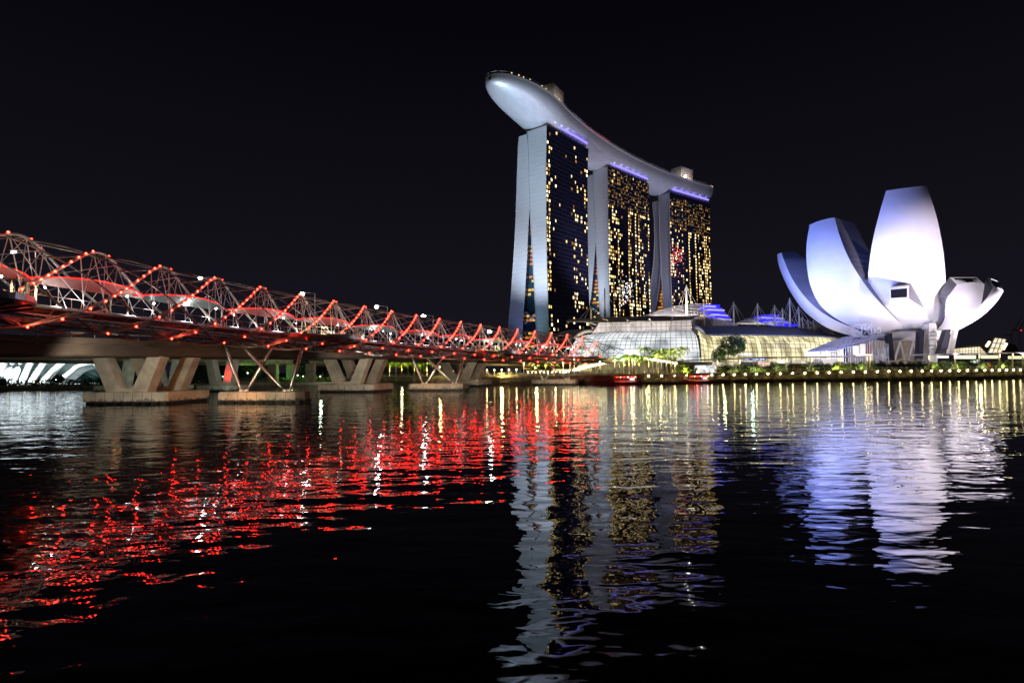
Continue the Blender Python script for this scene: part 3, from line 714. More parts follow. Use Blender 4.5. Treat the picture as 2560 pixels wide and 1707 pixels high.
    for k in range(14):
        x = lerp(.5, Ln - 2, k / 13); rr.tube([(x, -.1, zt_w), (x, -.1, zt_w + 2.2)], .12, 4)
    rr.tube([(.5, -.1, zt_w + 2.2), (Ln - 2, -.1, zt_w + 2.2)], .12, 4); rr.build('roof_rail', THIN, tw)
    # flood lighting of end walls and facade, from mall roofs in front
    c0 = Ov - ax * 55 - bx * 2
    spot((c0.x, c0.y, 24), Ov + bx * 10 + Vector((0, 0, 92)), [8.2e5, 1.0e6, 1.1e6][ti], (.74, .84, 1.0), 100, .7, 3)
    q = Ov - ax * 17 + bx * 22; spot((q.x, q.y, 8), Ov + bx * 24 + Vector((0, 0, 60)), [0.55e5, .5e5, .9e5][ti], (.30, .40, 1.0), 75, .9, 1)
    q = Ov - ax * 14 + bx * 7; spot((q.x, q.y, 8), Ov + bx * 9 + Vector((0, 0, 60)), [.5e5, .2e5, .3e5][ti], (.45, .85, .95), 60, .9, 1)

# ------------------------------------------------------------------ boat-shaped sky park
park = thing('sky_park', 'long boat-shaped rooftop park lying across the three hotel towers', 'sky park', (TC[0].x, TC[0].y, 0))
def pk(mb, name, mats, smooth=False, par=None):
    o = mb.build(name, mats, None, smooth); o.parent = par or park
    
    if par is None: o.matrix_parent_inverse = Matrix.Translation(-Vector(park.location))
    return o
# centre line: circle through the three tower centres
def circ(a, b, c):
    A = b - a; B = c - a; D = 2 * (A.x * B.y - A.y * B.x)
    return Vector((a.x + (B.y * A.length_squared - A.y * B.length_squared) / D, a.y + (A.x * B.length_squared - B.x * A.length_squared) / D, 0))
TP = [Vector((q.x, q.y, 0)) for q in TC]; cc = circ(*TP); rad = (TP[0] - cc).length
an = [math.atan2(q.y - cc.y, q.x - cc.x) for q in TP]
def pkf(s):    # s metres from tower 0 centre, positive toward the far end
    sg = 1 if an[2] > an[0] else -1; a = an[0] + sg * s / rad; q = Vector((cc.x + rad * math.cos(a), cc.y + rad * math.sin(a), 0))
    t_ = Vector((-math.sin(a), math.cos(a), 0)) * sg; nr = Vector((t_.y, -t_.x, 0))
    if s < -25: q = q - nr * (.0024 * (s + 25) ** 2); t_ = (t_ + nr * (.0048 * (-25 - s))).normalized(); nr = Vector((t_.y, -t_.x, 0))
    return q, t_, nr
Lpk = abs(an[2] - an[0]) * rad
S0, S1 = -91.0, Lpk + 48
PZ = 211.0
def halfw(s):
    if s < S0 + 75: t_ = (s - S0) / 75; return lerp(22.5, 19.5, t_) * max(0, 1 - (1 - t_) ** 2.5) ** .5
    if s > S1 - 16: t_ = (S1 - s) / 16; return 18 * math.sqrt(max(0, 1 - (1 - t_) ** 2)) 
    return 19.5
def depth(s):
    if s < S0 + 75: t_ = (s - S0) / 75; return 2.0 + 13.5 * min(1, t_ ** .5)
    if s > S1 - 22: return 5 + 10.5 * ((S1 - s) / 22) ** .6
    return 15.5
def ztop(s): return PZ - 0.000 * s
G = []; n_ = 90; ss = [S0 + (S1 - S0) * (.5 - .5 * math.cos(math.pi * i / n_)) for i in range(n_ + 1)]
ss[0] = S0 + .05; ss[-1] = S1 - .05
for s in ss:
    c, t_, nr = pkf(s); hwid = halfw(s); dp = depth(s); row = []
    for j in range(15):
        a = math.pi * j / 14; x = math.cos(a) * hwid; z = ztop(s) - 1.6 - dp * math.sin(a) ** .85 * (.97)
        row.append(c + nr * x + Vector((0, 0, z)))
    G.append(row)
hull_m = bpy.data.materials.new('hull_cladding'); hull_m.use_nodes = True; N = hull_m.node_tree.nodes; L = hull_m.node_tree.links
p = N['Principled BSDF']; p.inputs['Roughness'].default_value = .45; p.inputs['Metallic'].default_value = .35
t_ = node(hull_m, 'ShaderNodeUVMap'); bk = node(hull_m, 'ShaderNodeTexBrick'); bk.inputs['Scale'].default_value = 1
bk.inputs['Color1'].default_value = (.50, .52, .55, 1); bk.inputs['Color2'].default_value = (.44, .46, .50, 1); bk.inputs['Mortar'].default_value = (.2, .21, .24, 1)
bk.inputs['Mortar Size'].default_value = .03; bk.inputs['Brick Width'].default_value = 4.2; bk.inputs['Row Height'].default_value = 1.5
L.new(t_.outputs[0], bk.inputs[0]); L.new(bk.outputs[0], p.inputs['Base Color'])
hm = MB(); hm.grid(G); ho = pk(hm, 'hull', hull_m, True)
uv = ho.data.uv_layers.new(name='UVMap')
for po in ho.data.polygons:
    for li in po.loop_indices:
        vi = ho.data.loops[li].vertex_index; uv.data[li].uv = (ss[vi // 15], (vi % 15) * 3.1)
dk = MB(); dk.grid([[pkf(s)[0] + pkf(s)[2] * (x * halfw(s)) + Vector((0, 0, ztop(s) + dz)) for x, dz in ((-1, -1.6), (-1.02, .1), (-.98, .1), (-.9, -.5), (.9, -.5), (.98, .1), (1.02, .1), (1, -1.6))] for s in ss]); pk(dk, 'deck', PANEL)
# rim rail and roof boxes, trees, lamps
rl = MB(); rp = [pkf(s)[0] + pkf(s)[2] * (halfw(s) * 1.0) + Vector((0, 0, PZ + 1.6)) for s in ss]; rl.tube(rp, .12, 4); rp2 = [pkf(s)[0] - pkf(s)[2] * halfw(s) + Vector((0, 0, PZ + 1.6)) for s in ss]; rl.tube(rp2, .12, 4); pk(rl, 'rail', THIN)
def pkbox(s0, s1, o0, o1, z0, z1, name, m):
    b = MB(); P_ = []
    for z in (z0, z1):
        for s, o_ in ((s0, o0), (s1, o0), (s1, o1), (s0, o1)): q, _, nr = pkf(s); P_.append(q + nr * o_ + Vector((0, 0, z)))
    b.hexa(P_); return pk(b, name, m)
BOXM = mat('lift_core_wall', (.5, .46, .44), .8, 0, .1, .4)
sg_ = -1
pkbox(-22, -2, -2, 10, PZ, PZ + 21, 'lift_core', BOXM)
pkbox(Lpk - 10, Lpk + 12, -4, 9, PZ, PZ + 18, 'lift_core', BOXM)
pkbox(Lpk + 14, Lpk + 40, -8, 10, PZ, PZ + 5.0, 'restaurant', DARKSTEEL)
for sa in (-13, Lpk + 1):
    q, t0, nr = pkf(sa - 16); b0 = pkf(sa)[0]; spot((q.x + nr.x * 17, q.y + nr.y * 17, PZ + 1.5), (b0.x, b0.y, PZ + 9), 9000, (1, .84, .76), 90, .8, 1)
    q, t0, nr = pkf(sa); spot((q.x + nr.x * 18, q.y + nr.y * 18, PZ + 1.5), (b0.x, b0.y, PZ + 9), 6000, (1, .84, .76), 110, .8, 1)
wn = [pkbox(Lpk + 15 + 3 * i, Lpk + 17 + 3 * i, 10.1, 10.3, PZ + 1.2, PZ + 3.8, 'restaurant_window', [WIN[2], WIN[0], WIN[3]][i % 3]) for i in range(8)]
rd = [MB().ball(pkf(18 + i * 4.6)[0] + pkf(18 + i * 4.6)[2] * 17 + Vector((0, 0, PZ + 2.4)), .55, 6, 4) for i in range(12)]
for q in rd: pk(q, 'red_rim_light', emi('red_rim', (1, .03, .02), 2.2) if q is rd[0] else bpy.data.materials['red_rim'])
for s, o_ in ((S0 + 6, 0), ): pk(MB().ball(pkf(s)[0] + Vector((0, 0, PZ + 2.2)), .6, 6, 4), 'red_beacon', bpy.data.materials['red_rim'])
am = emi('deck_amber', (1, .75, .35), 1.6)
for i, (s, o_) in enumerate([(S0 + 10, .9), (S0 + 15, .92), (S0 + 19, .9), (S0 + 24, .95), (S0 + 36, .95), (S0 + 41, .95), (S0 + 60, .95), (S0 + 8, -.9), (-34, .9), (-30, .85), (-27, .9), (-38, .9), (Lpk + 44, .8), (Lpk + 38, .95), (Lpk + 34, .95)]):
    q, _, nr = pkf(s); pk(MB().ball(q + nr * halfw(s) * o_ + Vector((0, 0, PZ + 1.9)), .38 + .2 * random.random(), 5, 4), 'deck_lamp', am)
q, _, nr = pkf(Lpk - 14); pk(MB().ball(q + nr * 17.5 + Vector((0, 0, PZ + 3.5)), 1.5, 8, 6), 'bright_floodlamp', emi('flood_white', (.85, 1, .95), 14))
# violet light troughs where the hull passes over each tower
for ti, T_ in enumerate(towers):
    Ov, ax, bx, Ln = T_['fr']
    zt = T_['prof']['wo'][-1][0]; y0 = Ov - bx * .7; G2 = []; mid = []
    for k in range(25):
        q = y0 + ax * lerp(3, Ln * .95, k / 24); G2.append([Vector((q.x, q.y, zt + 4.9)), Vector((q.x - bx.x * .8, q.y - bx.y * .8, zt + 4.3)), Vector((q.x - bx.x * .5, q.y - bx.y * .5, zt + 3.1)), Vector((q.x, q.y, zt + 2.9))]); mid.append(Vector((q.x - bx.x * 2.2, q.y - bx.y * 2.2, zt + 3.4)))
    m_ = MB(); m_.grid(G2); pk(m_, 'violet_light_trough', E_PURPLE, True)
    for k in (2, 6, 10, 14, 18, 22): spot(mid[k], mid[k] + bx * 1.5 + Vector((0, 0, 4)), 420, (.32, .28, 1.0), 130, .8, .5, 'trough_glow')
# soft pale light on the hull from the towers' feet and the prow's own floods
a_, t0, nr = pkf(S0 + 45); spot((a_.x - 22, a_.y - 50, 40), (a_.x, a_.y, 200), 7.0e5, (.60, .80, 1.0), 46, .9, 5)
a_, t0, nr = pkf(20); spot((a_.x + nr.x * 70, a_.y + nr.y * 70, 30), (a_.x, a_.y, 205), 6.0e5, (.86, .70, .95), 75, 1, 5)
a_, t0, nr = pkf(Lpk * .75); spot((a_.x + nr.x * 70, a_.y + nr.y * 70, 30), (a_.x, a_.y, 205), 7.0e5, (.82, .74, 1.0), 80, 1, 5)
for s in (38, 38 + Lpk * .5, -52): 
    a_, _, nr = pkf(s); spot((a_.x + nr.x * 4, a_.y + nr.y * 4, 120), (a_.x, a_.y, 205), 2.6e4, (.3, .62, 1.0), 70, 1, 2)

# ------------------------------------------------------------------ lotus-shaped museum
museum = thing('lotus_museum', 'white lotus-shaped museum of curved petals lit blue and lilac', 'museum', tuple(at(2210, 45)))
def ms(mb, name, mats, smooth=False, par=None):
    o = mb.build(name, mats, None, smooth); o.parent = par or museum
    
    if par is None: o.matrix_parent_inverse = Matrix.Translation(-Vector(museum.location))
    return o
AX = Vector(((2205 - U0) / FPX * 300, 300, 0))
def resample(P_, n):
    P_ = [Vector(q) for q in P_]; m_ = len(P_)
    d = [0]
    for i in range(1, m_): d.append(d[-1] + (P_[i] - P_[i - 1]).length)
    out = []
    for k in range(n + 1):
        x = d[-1] * k / n; i = 0
        while i < m_ - 2 and d[i + 1] < x: i += 1
        f = (x - d[i]) / max(1e-6, d[i + 1] - d[i]); g_ = lambda j: P_[max(0, min(m_ - 1, j))]
        p0, p1, p2, p3 = g_(i - 1), g_(i), g_(i + 1), g_(i + 2)
        out.append(.5 * ((2 * p1) + (p2 - p0) * f + (2 * p0 - 5 * p1 + 4 * p2 - p3) * f * f + (3 * p1 - p0 - 3 * p2 + p3) * f ** 3))
    return out
def petal(name, label, left, right, bulge, thick, tip=None, N_=30, M_=12, taper=1.0, tipv=None, inx=(0, 0)):
    """left / right: (u, v, D) edge points from tip to base; thick: metres at tip .. base"""
    Lp = resample([W(*q) for q in left], N_); Rp = resample([W(*q) for q in right], N_)
    outer_ = []; inner_ = []
    for i in range(N_ + 1):
        a, b = Lp[i], Rp[i]; mid = (a + b) / 2
        along = (lerp(Lp[min(i + 1, N_)], Rp[min(i + 1, N_)], .5) - lerp(Lp[max(i - 1, 0)], Rp[max(i - 1, 0)], .5)).normalized()
        nrm = along.cross(b - a)
        if nrm.length < 1e-4: nrm = Vector((0, -1, 0))
        nrm.normalize()
        ref = mid - Vector((AX.x, AX.y, mid.z + 0)); ref.z = -6
        if nrm.dot(ref) < 0: nrm = -nrm
        wd = (b - a).length; bl = bulge * wd
        row = []
        for j in range(M_ + 1):
            t_ = j / M_; row.append(a.lerp(b, t_) + nrm * (bl * 4 * t_ * (1 - t_)))
        th = interp([(k / (len(thick) - 1), v_) for k, v_ in enumerate(thick)], i / N_)
        inn = -nrm; inn.z *= .35; inn.normalize()
        off_ = inn * th + Vector((interp([(k / (len(inx) - 1), v_) for k, v_ in enumerate(inx)], i / N_), 0, 0))
        if tipv: f_ = max(0, 1 - i / N_ / .45); off_ = off_.lerp(Vector(tipv), f_ * f_ * (3 - 2 * f_))
        row2 = [mid.lerp(a.lerp(b, j / M_), taper) + off_ for j in range(M_ + 1)]
        outer_.append(row); inner_.append(row2)
    m_ = MB(); m_.grid(outer_); o = ms(m_, name, SHELL, True)
    if label: o['label'] = label
    s_ = MB()
    s_.grid([[outer_[i][0], inner_[i][0]] for i in range(N_ + 1)]); s_.grid([[outer_[i][-1], inner_[i][-1]] for i in range(N_ + 1)])
    s_.grid(inner_); s_.grid([outer_[-1], inner_[-1]])
    sd = ms(s_, 'petal_side', SIDE, False, o)
    tp = MB(); tp.grid([outer_[0], inner_[0]]); 
    e = ms(tp, 'petal_tip', SHELL if tip else SIDE, False, o)
    if tip:
        # window set in the tip
        A, B, C_, D_ = outer_[0][0], outer_[0][-1], inner_[0][-1], inner_[0][0]
        cen = (A + B + C_ + D_) / 4; nn = ((B - A).cross(D_ - A)).normalized()
        if nn.y > 0: nn = -nn
        off = nn * .12; g_ = MB(); top = outer_[0]; bot = inner_[0]
        ring = [[(q.lerp(cen, .16) + off) for q in top], [(q.lerp(cen, .16) + off) for q in bot]]
        g_.grid(ring); ms(g_, 'petal_window', GLASSD, False, o)
        fr_ = MB(); loop = [q.lerp(cen, .15) + off * 1.4 for q in top] + [q.lerp(cen, .15) + off * 1.4 for q in reversed(bot)]; loop.append(loop[0]); fr_.tube(loop, .16, 4); ms(fr_, 'window_frame', WHITE, False, o)
    return outer_, inner_, o
Z7 = lambda x, y, D: (1900 + .3572 * x, 420 + .3572 * y, D)
petal('petal', 'tallest petal, lit lilac white, facing the water',
      [Z7(882, 160, 260), Z7(835, 320, 261), Z7(795, 480, 263), Z7(768, 640, 267), Z7(756, 840, 274), Z7(800, 960, 281), Z7(880, 1070, 288), Z7(985, 1150, 294), Z7(1075, 1190, 299)],
      [Z7(1165, 125, 260), Z7(1225, 300, 261), Z7(1262, 460, 263), Z7(1290, 640, 267), Z7(1306, 900, 274), Z7(1300, 1000, 280), Z7(1270, 1090, 286), Z7(1215, 1150, 294), Z7(1140, 1195, 299)], .07, (3, 9, 12, 10, 6), taper=.6)
petal('petal', 'tall blue-lit petal left of the tallest one',
      [Z7(347, 398, 282), Z7(325, 540, 279), Z7(328, 680, 277), Z7(352, 820, 276), Z7(418, 955, 278), Z7(520, 1045, 283), Z7(640, 1106, 288), Z7(800, 1150, 294), Z7(985, 1180, 300)],
      [Z7(523, 347, 276), Z7(556, 470, 271), Z7(606, 600, 268), Z7(668, 715, 268), Z7(755, 842, 270), Z7(850, 955, 276), Z7(950, 1055, 283), Z7(1035, 1120, 291), Z7(1110, 1163, 299)], .08, (8, 12, 13, 10, 5), inx=(8, 13, 13, 5, 0))
petal('petal', 'leftmost petal, a narrow pale blue crescent',
      [Z7(121, 612, 318), Z7(128, 670, 314), Z7(160, 760, 309), Z7(215, 870, 305), Z7(300, 990, 302), Z7(400, 1075, 300), Z7(485, 1125, 299), Z7(560, 1152, 299), Z7(680, 1185, 300)],
      [Z7(150, 592, 306), Z7(170, 650, 300), Z7(215, 755, 295), Z7(270, 845, 291), Z7(335, 925, 288), Z7(420, 1000, 288), Z7(520, 1062, 290), Z7(625, 1108, 293), Z7(720, 1150, 299)], .06, (7, 15, 18, 12, 5))
petal('petal', 'rightmost petal with a window in its tip',
      [Z7(1628, 838, 276), Z7(1600, 890, 273), Z7(1545, 960, 271), Z7(1480, 1020, 272), Z7(1400, 1080, 276), Z7(1310, 1130, 284), Z7(1200, 1170, 296)],
      [Z7(1705, 864, 284), Z7(1665, 925, 280), Z7(1605, 990, 279), Z7(1535, 1050, 279), Z7(1455, 1098, 281), Z7(1350, 1150, 288), Z7(1230, 1185, 298)], .06, (6, 9, 11, 9, 5), tip=True, tipv=(-.6, 2.0, 5.3))
petal('petal', 'short broad petal right of the tallest one with a wide window in its tip',
      [Z7(1378, 816, 268), Z7(1340, 868, 267), Z7(1307, 915, 267), Z7(1296, 990, 270), Z7(1290, 1060, 276), Z7(1250, 1120, 284), Z7(1180, 1160, 296)],
      [Z7(1572, 815, 270), Z7(1562, 880, 266), Z7(1545, 960, 265), Z7(1500, 1020, 268), Z7(1430, 1082, 274), Z7(1350, 1135, 283), Z7(1240, 1180, 297)], .08, (6, 9, 11, 8, 5), tip=True, tipv=(-1.2, 3.0, 3.9), inx=(0, 2, 3, 2, 0))
# the back of the lotus: petals seen from other sides
for az, hgt, wd in ((55, 24, 11), (88, 34, 13)):
    a = R(az); d_ = Vector((math.cos(a), math.sin(a), 0)); sd = Vector((-d_.y, d_.x, 0)); m_ = MB(); G = []; G2 = []
    for i in range(17):
        t_ = i / 16; ro = 6 + 42 * math.sin(t_ * 1.35); z = 15 + hgt * (1 - math.cos(t_ * 1.35)) / (1 - math.cos(1.35)); wv = wd * (.35 + .65 * math.sin(math.pi * min(1, t_ * .8 + .1)))
        G.append([Vector((AX.x, AX.y, 0)) + d_ * (ro + 2 - 2 * abs(k)) + sd * (k * wv) + Vector((0, 0, z - 2.0 + 2 * abs(k))) for k in (-1, -.5, 0, .5, 1)])
        G2.append([Vector((AX.x, AX.y, 0)) + d_ * (ro - 6 * (1 - t_ * .5)) + sd * (k * wv) + Vector((0, 0, z + 4)) for k in (-1, 1)])
    m_.grid(G); o = ms(m_, 'petal', SHELL, True); s_ = MB(); s_.grid([[a_[0], b_[0]] for a_, b_ in zip(G, G2)]); s_.grid([[a_[-1], b_[-1]] for a_, b_ in zip(G, G2)]); s_.grid(G2)
    s_.grid([[G[-1][0], G[-1][2], G[-1][4]], [G2[-1][0], (G2[-1][0] + G2[-1][1]) / 2, G2[-1][1]]]); ms(s_, 'petal_side', SIDE, False, o)
# bowl under the petals
bw = MB(); bw.grid([[Vector((AX.x + 15 - 0, AX.y, 0)) + Vector((math.cos(a) * r, math.sin(a) * r * .8, z)) for a in [2 * math.pi * k / 32 for k in range(32)]] for r, z in ((20, 23.5), (16, 20.6), (11, 18.6), (6, 17.8), (.1, 17.6))], close=True)
ms(bw, 'bowl', SHELL, True)
# box window pushed out of the tall petal's foot
nb = MB(); w8 = [Z7(908, 838, 254), Z7(1040, 826, 254), Z7(1150, 984, 276), Z7(902, 984, 272)]
A = [W(*Z7(915, 852, 256)), W(*Z7(1031, 840, 256)), W(*Z7(1031, 905, 257)), W(*Z7(917, 910, 257))]
ou = [W(*Z7(908, 836, 256.2)), W(*Z7(1042, 824, 256.2)), W(*Z7(1042, 915, 257.3)), W(*Z7(908, 920, 257.3))]
bk_ = [W(*Z7(930, 822, 275)), W(*Z7(1060, 806, 275)), W(*Z7(1152, 985, 272)), W(*Z7(903, 985, 270))]
nb.quad(ou[3], ou[2], bk_[2], bk_[3], 0); nb.quad(ou[0], ou[3], bk_[3], bk_[0], 0); nb.quad(ou[1], ou[2], bk_[2], bk_[1], 1); nb.quad(ou[0], ou[1], bk_[1], bk_[0], 1)
for i in range(4): nb.quad(ou[i], ou[(i + 1) % 4], A[(i + 1) % 4] + Vector((0, .05, 0)), A[i] + Vector((0, .05, 0)), 0)
o = ms(nb, 'box_petal', [SHELL, SIDE]); ms(MB().quad(*[q + Vector((0, .5, 0)) for q in A]), 'petal_window', GLASSD, False, o)
# floor columns and glazed foot
Zr = lambda x, y, D: W(2200 + .15306 * x, 780 + .15303 * y, D)
BLK = mat('black_column_cladding', (.03, .03, .05), .3, .3)
def slab(p0, p1, w0, w1, dep, name, m, par=None):
    a, b = p0, p1; b_2 = MB(); b_2.hexa([a + Vector((-w0, 0, 0)), a + Vector((w0, 0, 0)), a + Vector((w0, dep, 0)), a + Vector((-w0, dep, 0)), b + Vector((-w1, 0, 0)), b + Vector((w1, 0, 0)), b + Vector((w1, dep, 0)), b + Vector((-w1, dep, 0))])
    return ms(b_2, name, m, False, par)
slab(Zr(215, 790, 280), Zr(160, 340, 284), .9, 1.1, 3, 'column', BLK)
slab(Zr(665, 770, 278), Zr(690, 300, 280), 1.1, 1.1, 3, 'column', BLK)
slab(Zr(1020, 700, 276), Zr(1120, 285, 276), 1.7, 1.1, 3, 'column', BLK)
slab(Zr(1165, 700, 284), Zr(1250, 290, 280), 1.0, .9, 2, 'column', WHITE)
for x0, x1, x2 in ((240, 330, 400), (460, 545, 620), (700, 740, 790)):
    q = MB(); q.tube([Zr(x0, 780, 286), Zr(x1, 480, 290)], .55, 8); q.tube([Zr(x2, 780, 286), Zr(x1, 480, 290)], .45, 8); ms(q, 'raking_column', WHITE, True)
st_ = MB(); a = Zr(860, 700, 281); b = Zr(860, 190, 284); st_.box(a.x - 1.6, a.x + 1.8, 281, 286, landz(200), b.z); ms(st_, 'lift_shaft', WHITE)
for y in (350, 555, 400, 470, 610, 650):
    q = Zr(940, y, 279.5); ms(MB().box(q.x - 3.4, q.x + 3.2, 279, 281, q.z - .12, q.z + .12), 'stair_landing', THIN)
q = Zr(925, 350, 279); z0 = landz(200); ms(MB().tube([(q.x, 279, z0), (q.x, 279, q.z + 4)], .2, 6), 'stair_post', WHITE)
Zq = lambda x, y, D: W(1880 + .15306 * x, 780 + .15303 * y, D)
crn = MB(); cb_ = []
for (x0, x1, y0, y1) in ((1635, 1790, 225, 400), (1800, 1950, 210, 400), (1960, 2090, 250, 380)):
    A_, B_, C_, D_ = Zq(x0, y0, 272), Zq(x1, y0 - 15, 272), Zq(x1, y1, 272), Zq(x0, y1, 272)
    for a, b in ((A_, B_), (B_, C_), (C_, D_), (D_, A_), (A_, C_), (B_, D_)): crn.tube([a, b], .16, 5)
    for f in (.33, .66): crn.tube([A_.lerp(D_, f), B_.lerp(C_, f)], .08, 4); crn.tube([A_.lerp(B_, f), D_.lerp(C_, f)], .08, 4)
    for a in (A_, B_, C_, D_): crn.tube([a, a + Vector((0, 9, 0))], .12, 4)
ms(crn, 'truss_box', THIN)
ROOFG = mat('blue_glass_roof', (.10, .13, .30), .2, .2, .25, .15)
rf = MB(); R_ = [Zq(900, 652, 252), Zq(1370, 632, 250), Zq(1960, 462, 262), Zq(2200, 370, 276), Zq(1640, 410, 284), Zq(1380, 450, 284)]
up = Vector((0, 0, .35)); rf.v = [tuple(q) for q in R_] + [tuple(q + up) for q in R_]; rf.f = [(5, 4, 3, 2, 1, 0), (6, 7, 8, 9, 10, 11)] + [(i, (i + 1) % 6, 6 + (i + 1) % 6, 6 + i) for i in range(6)]; rf.mi = [0] * len(rf.f)
ro_ = ms(rf, 'glass_roof', ROOFG)
gl = MB()
for k in range(1, 9):
    t_ = k / 9; gl.tube([R_[0].lerp(R_[5], t_) + up * 1.2, R_[1].lerp(R_[2], t_) + up * 1.2], .07, 4)
    gl.tube([R_[5].lerp(R_[3], t_) + up * 1.2, R_[1].lerp(R_[2], t_) + up * 1.2], .06, 4)
ms(gl, 'roof_glazing_bar', THIN, False, ro_)
LOB = emi('lobby_light', (1, .93, .8), .9); POST = emi('poster_panel', (.35, .12, .06), .5)
gw = MB()
for k in range(28):
    t_ = k / 27; a = R_[0].lerp(R_[1], t_) if t_ < .45 else R_[1].lerp(R_[2], (t_ - .45) / .55)
    if t_ < .45: a = R_[0].lerp(R_[1], t_ / .45)
    gw.tube([a, Vector((a.x, a.y, landz(a.x)))], .09, 4)
for z in (6.5, 9, 11): gw.tube([Vector((R_[0].x, R_[0].y, z)), Vector((R_[1].x, R_[1].y, z))], .07, 4)
ms(gw, 'foyer_mullion', THIN)
lb = [(1645, 1750, 552, 700), (1760, 1852, 520, 695)]
for x0, x1, y0, y1 in lb: ms(MB().quad(Zq(x0, y1, 268), Zq(x1, y1, 268), Zq(x1, y0, 268), Zq(x0, y0, 268)), 'lit_foyer_window', LOB)
ms(MB().quad(Zq(1865, 700, 268), Zq(1950, 700, 268), Zq(1950, 530, 268), Zq(1865, 535, 268)), 'poster', POST)
ms(MB().quad(Zq(1690, 712, 267), Zq(1960, 712, 267), Zq(1960, 692, 267), Zq(1690, 692, 267)), 'foyer_strip_light', emi('strip', (1, .95, .85), 3))
gw = MB()
for k in range(16):
    a = Zq(1970 + k * 17, 400 + 8 * k, 276); gw.tube([Vector((a.x, a.y, a.z)), Vector((a.x + random.uniform(-1, 1), a.y, landz(a.x)))], .08, 4)
    gw.tube([Zq(1970 + k * 17, 560 + random.randint(-60, 60), 275), Zq(2040 + k * 12, 760, 275)], .08, 4)
ms(gw, 'lattice_screen', THIN)
ms(MB().box(AX.x - 14, AX.x + 20, 292, 306, landz(190), 19), 'core_wall', mat('core_stone', (.36, .30, .22), .8, 0, .2, .4))
# museum floodlights on the promenade; last row is added fill over the water
for (x, y, z, tgt, pw, col, sz) in (
    (80, 232, 9.5, (2045, 640, 280), 3.4e5, (.10, .20, 1.0), 58), (40, 222, 9.5, (1965, 740, 300), 5.0e5, (.24, .34, 1.0), 46), (128, 238, 9.5, (2090, 740, 276), .5e5, (.5, .55, 1.0), 85),
    (104, 236, 9.5, (2262, 660, 268), 1.7e5, (.66, .62, 1.0), 62), (262, 283, 9.5, (2262, 660, 268), 2.7e5, (1.0, .84, .93), 62), (190, 243, 9.5, (2290, 600, 266), .22e5, (.95, .82, 1.0), 80),
    (240, 268, 9.5, (2440, 740, 270), .8e5, (.95, .86, 1.0), 85), (300, 300, 9.5, (2450, 740, 274), 5.0e5, (.84, .76, 1.0), 60), (206, 252, 8, (2290, 815, 285), .22e5, (1, .90, .93), 110), (146, 242, 8, (2120, 800, 282), .2e5, (.62, .68, 1.0), 110),
    (110, 175, 3, (2085, 660, 276), 2.8e5, (.20, .30, 1.0), 40), (212, 172, 3, (2300, 680, 266), 5.2e5, (.98, .84, .96), 33), (262, 190, 3, (2430, 760, 266), 2.2e5, (.95, .85, .98), 30)):
    spot((x, y, z), W(*tgt), pw * 1.3, col, sz, .8, 1.5)

# ------------------------------------------------------------------ shopping mall with glass vaults
mall = thing('shopping_mall', 'low shopping mall with glowing gridded glass vaults and curved canopies', 'shopping mall', tuple(at(1600, 60)))
def ml(mb, name, mats, smooth=False, par=None):
    o = mb.build(name, mats, None, smooth); o.parent = par or mall
    
    if par is None: o.matrix_parent_inverse = Matrix.Translation(-Vector(mall.location))
    return o
def litglass(name, c1, c2, st, sc, str_):
    m = bpy.data.materials.new(name); m.use_nodes = True; N = m.node_tree.nodes; L = m.node_tree.links; p = N['Principled BSDF']
    p.inputs['Base Color'].default_value = (.05, .05, .05, 1); p.inputs['Roughness'].default_value = .15
    t = node(m, 'ShaderNodeTexCoord'); mp = node(m, 'ShaderNodeMapping'); mp.inputs['Scale'].default_value = str_
    n = node(m, 'ShaderNodeTexNoise'); n.inputs['Scale'].default_value = sc; n.inputs['Detail'].default_value = 3; r = node(m, 'ShaderNodeValToRGB')
    r.color_ramp.elements[0].position = .38; r.color_ramp.elements[1].position = .62; r.color_ramp.elements[0].color = (*c1, 1); r.color_ramp.elements[1].color = (*c2, 1)
    L.new(t.outputs['Object'], mp.inputs[0]); L.new(mp.outputs[0], n.inputs['Vector'])
    vm = node(m, 'ShaderNodeVectorMath'); vm.operation = 'SNAP'; vm.inputs[1].default_value = (6.2, 400, 5.2); L.new(t.outputs['Object'], vm.inputs[0]); wn_ = node(m, 'ShaderNodeTexWhiteNoise'); L.new(vm.outputs[0], wn_.inputs[0])
    mm = node(m, 'ShaderNodeMath'); mm.operation = 'MULTIPLY_ADD'; L.new(wn_.outputs[0], mm.inputs[0]); mm.inputs[1].default_value = .22; ms_ = node(m, 'ShaderNodeMath'); ms_.operation = 'SUBTRACT'; L.new(n.outputs[0], ms_.inputs[0]); ms_.inputs[1].default_value = .10; L.new(ms_.outputs[0], mm.inputs[2])
    L.new(mm.outputs[0], r.inputs[0]); L.new(r.outputs[0], p.inputs['Emission Color']); p.inputs['Emission Strength'].default_value = st
    return m
LGW = litglass('lit_white_glass', (.38, .42, .45), (.95, .98, 1.0), 1.05, .10, (1, 1, 1))
LGY = litglass('lit_warm_glass', (.36, .31, .15), (1.0, .90, .52), 1.35, .12, (3, 1, .35))
MULL = mat('mullion_bronze', (.05, .045, .04), .5, .3)
Zl = lambda x, y: (1560 + .15306 * x, 780 + .15303 * y)
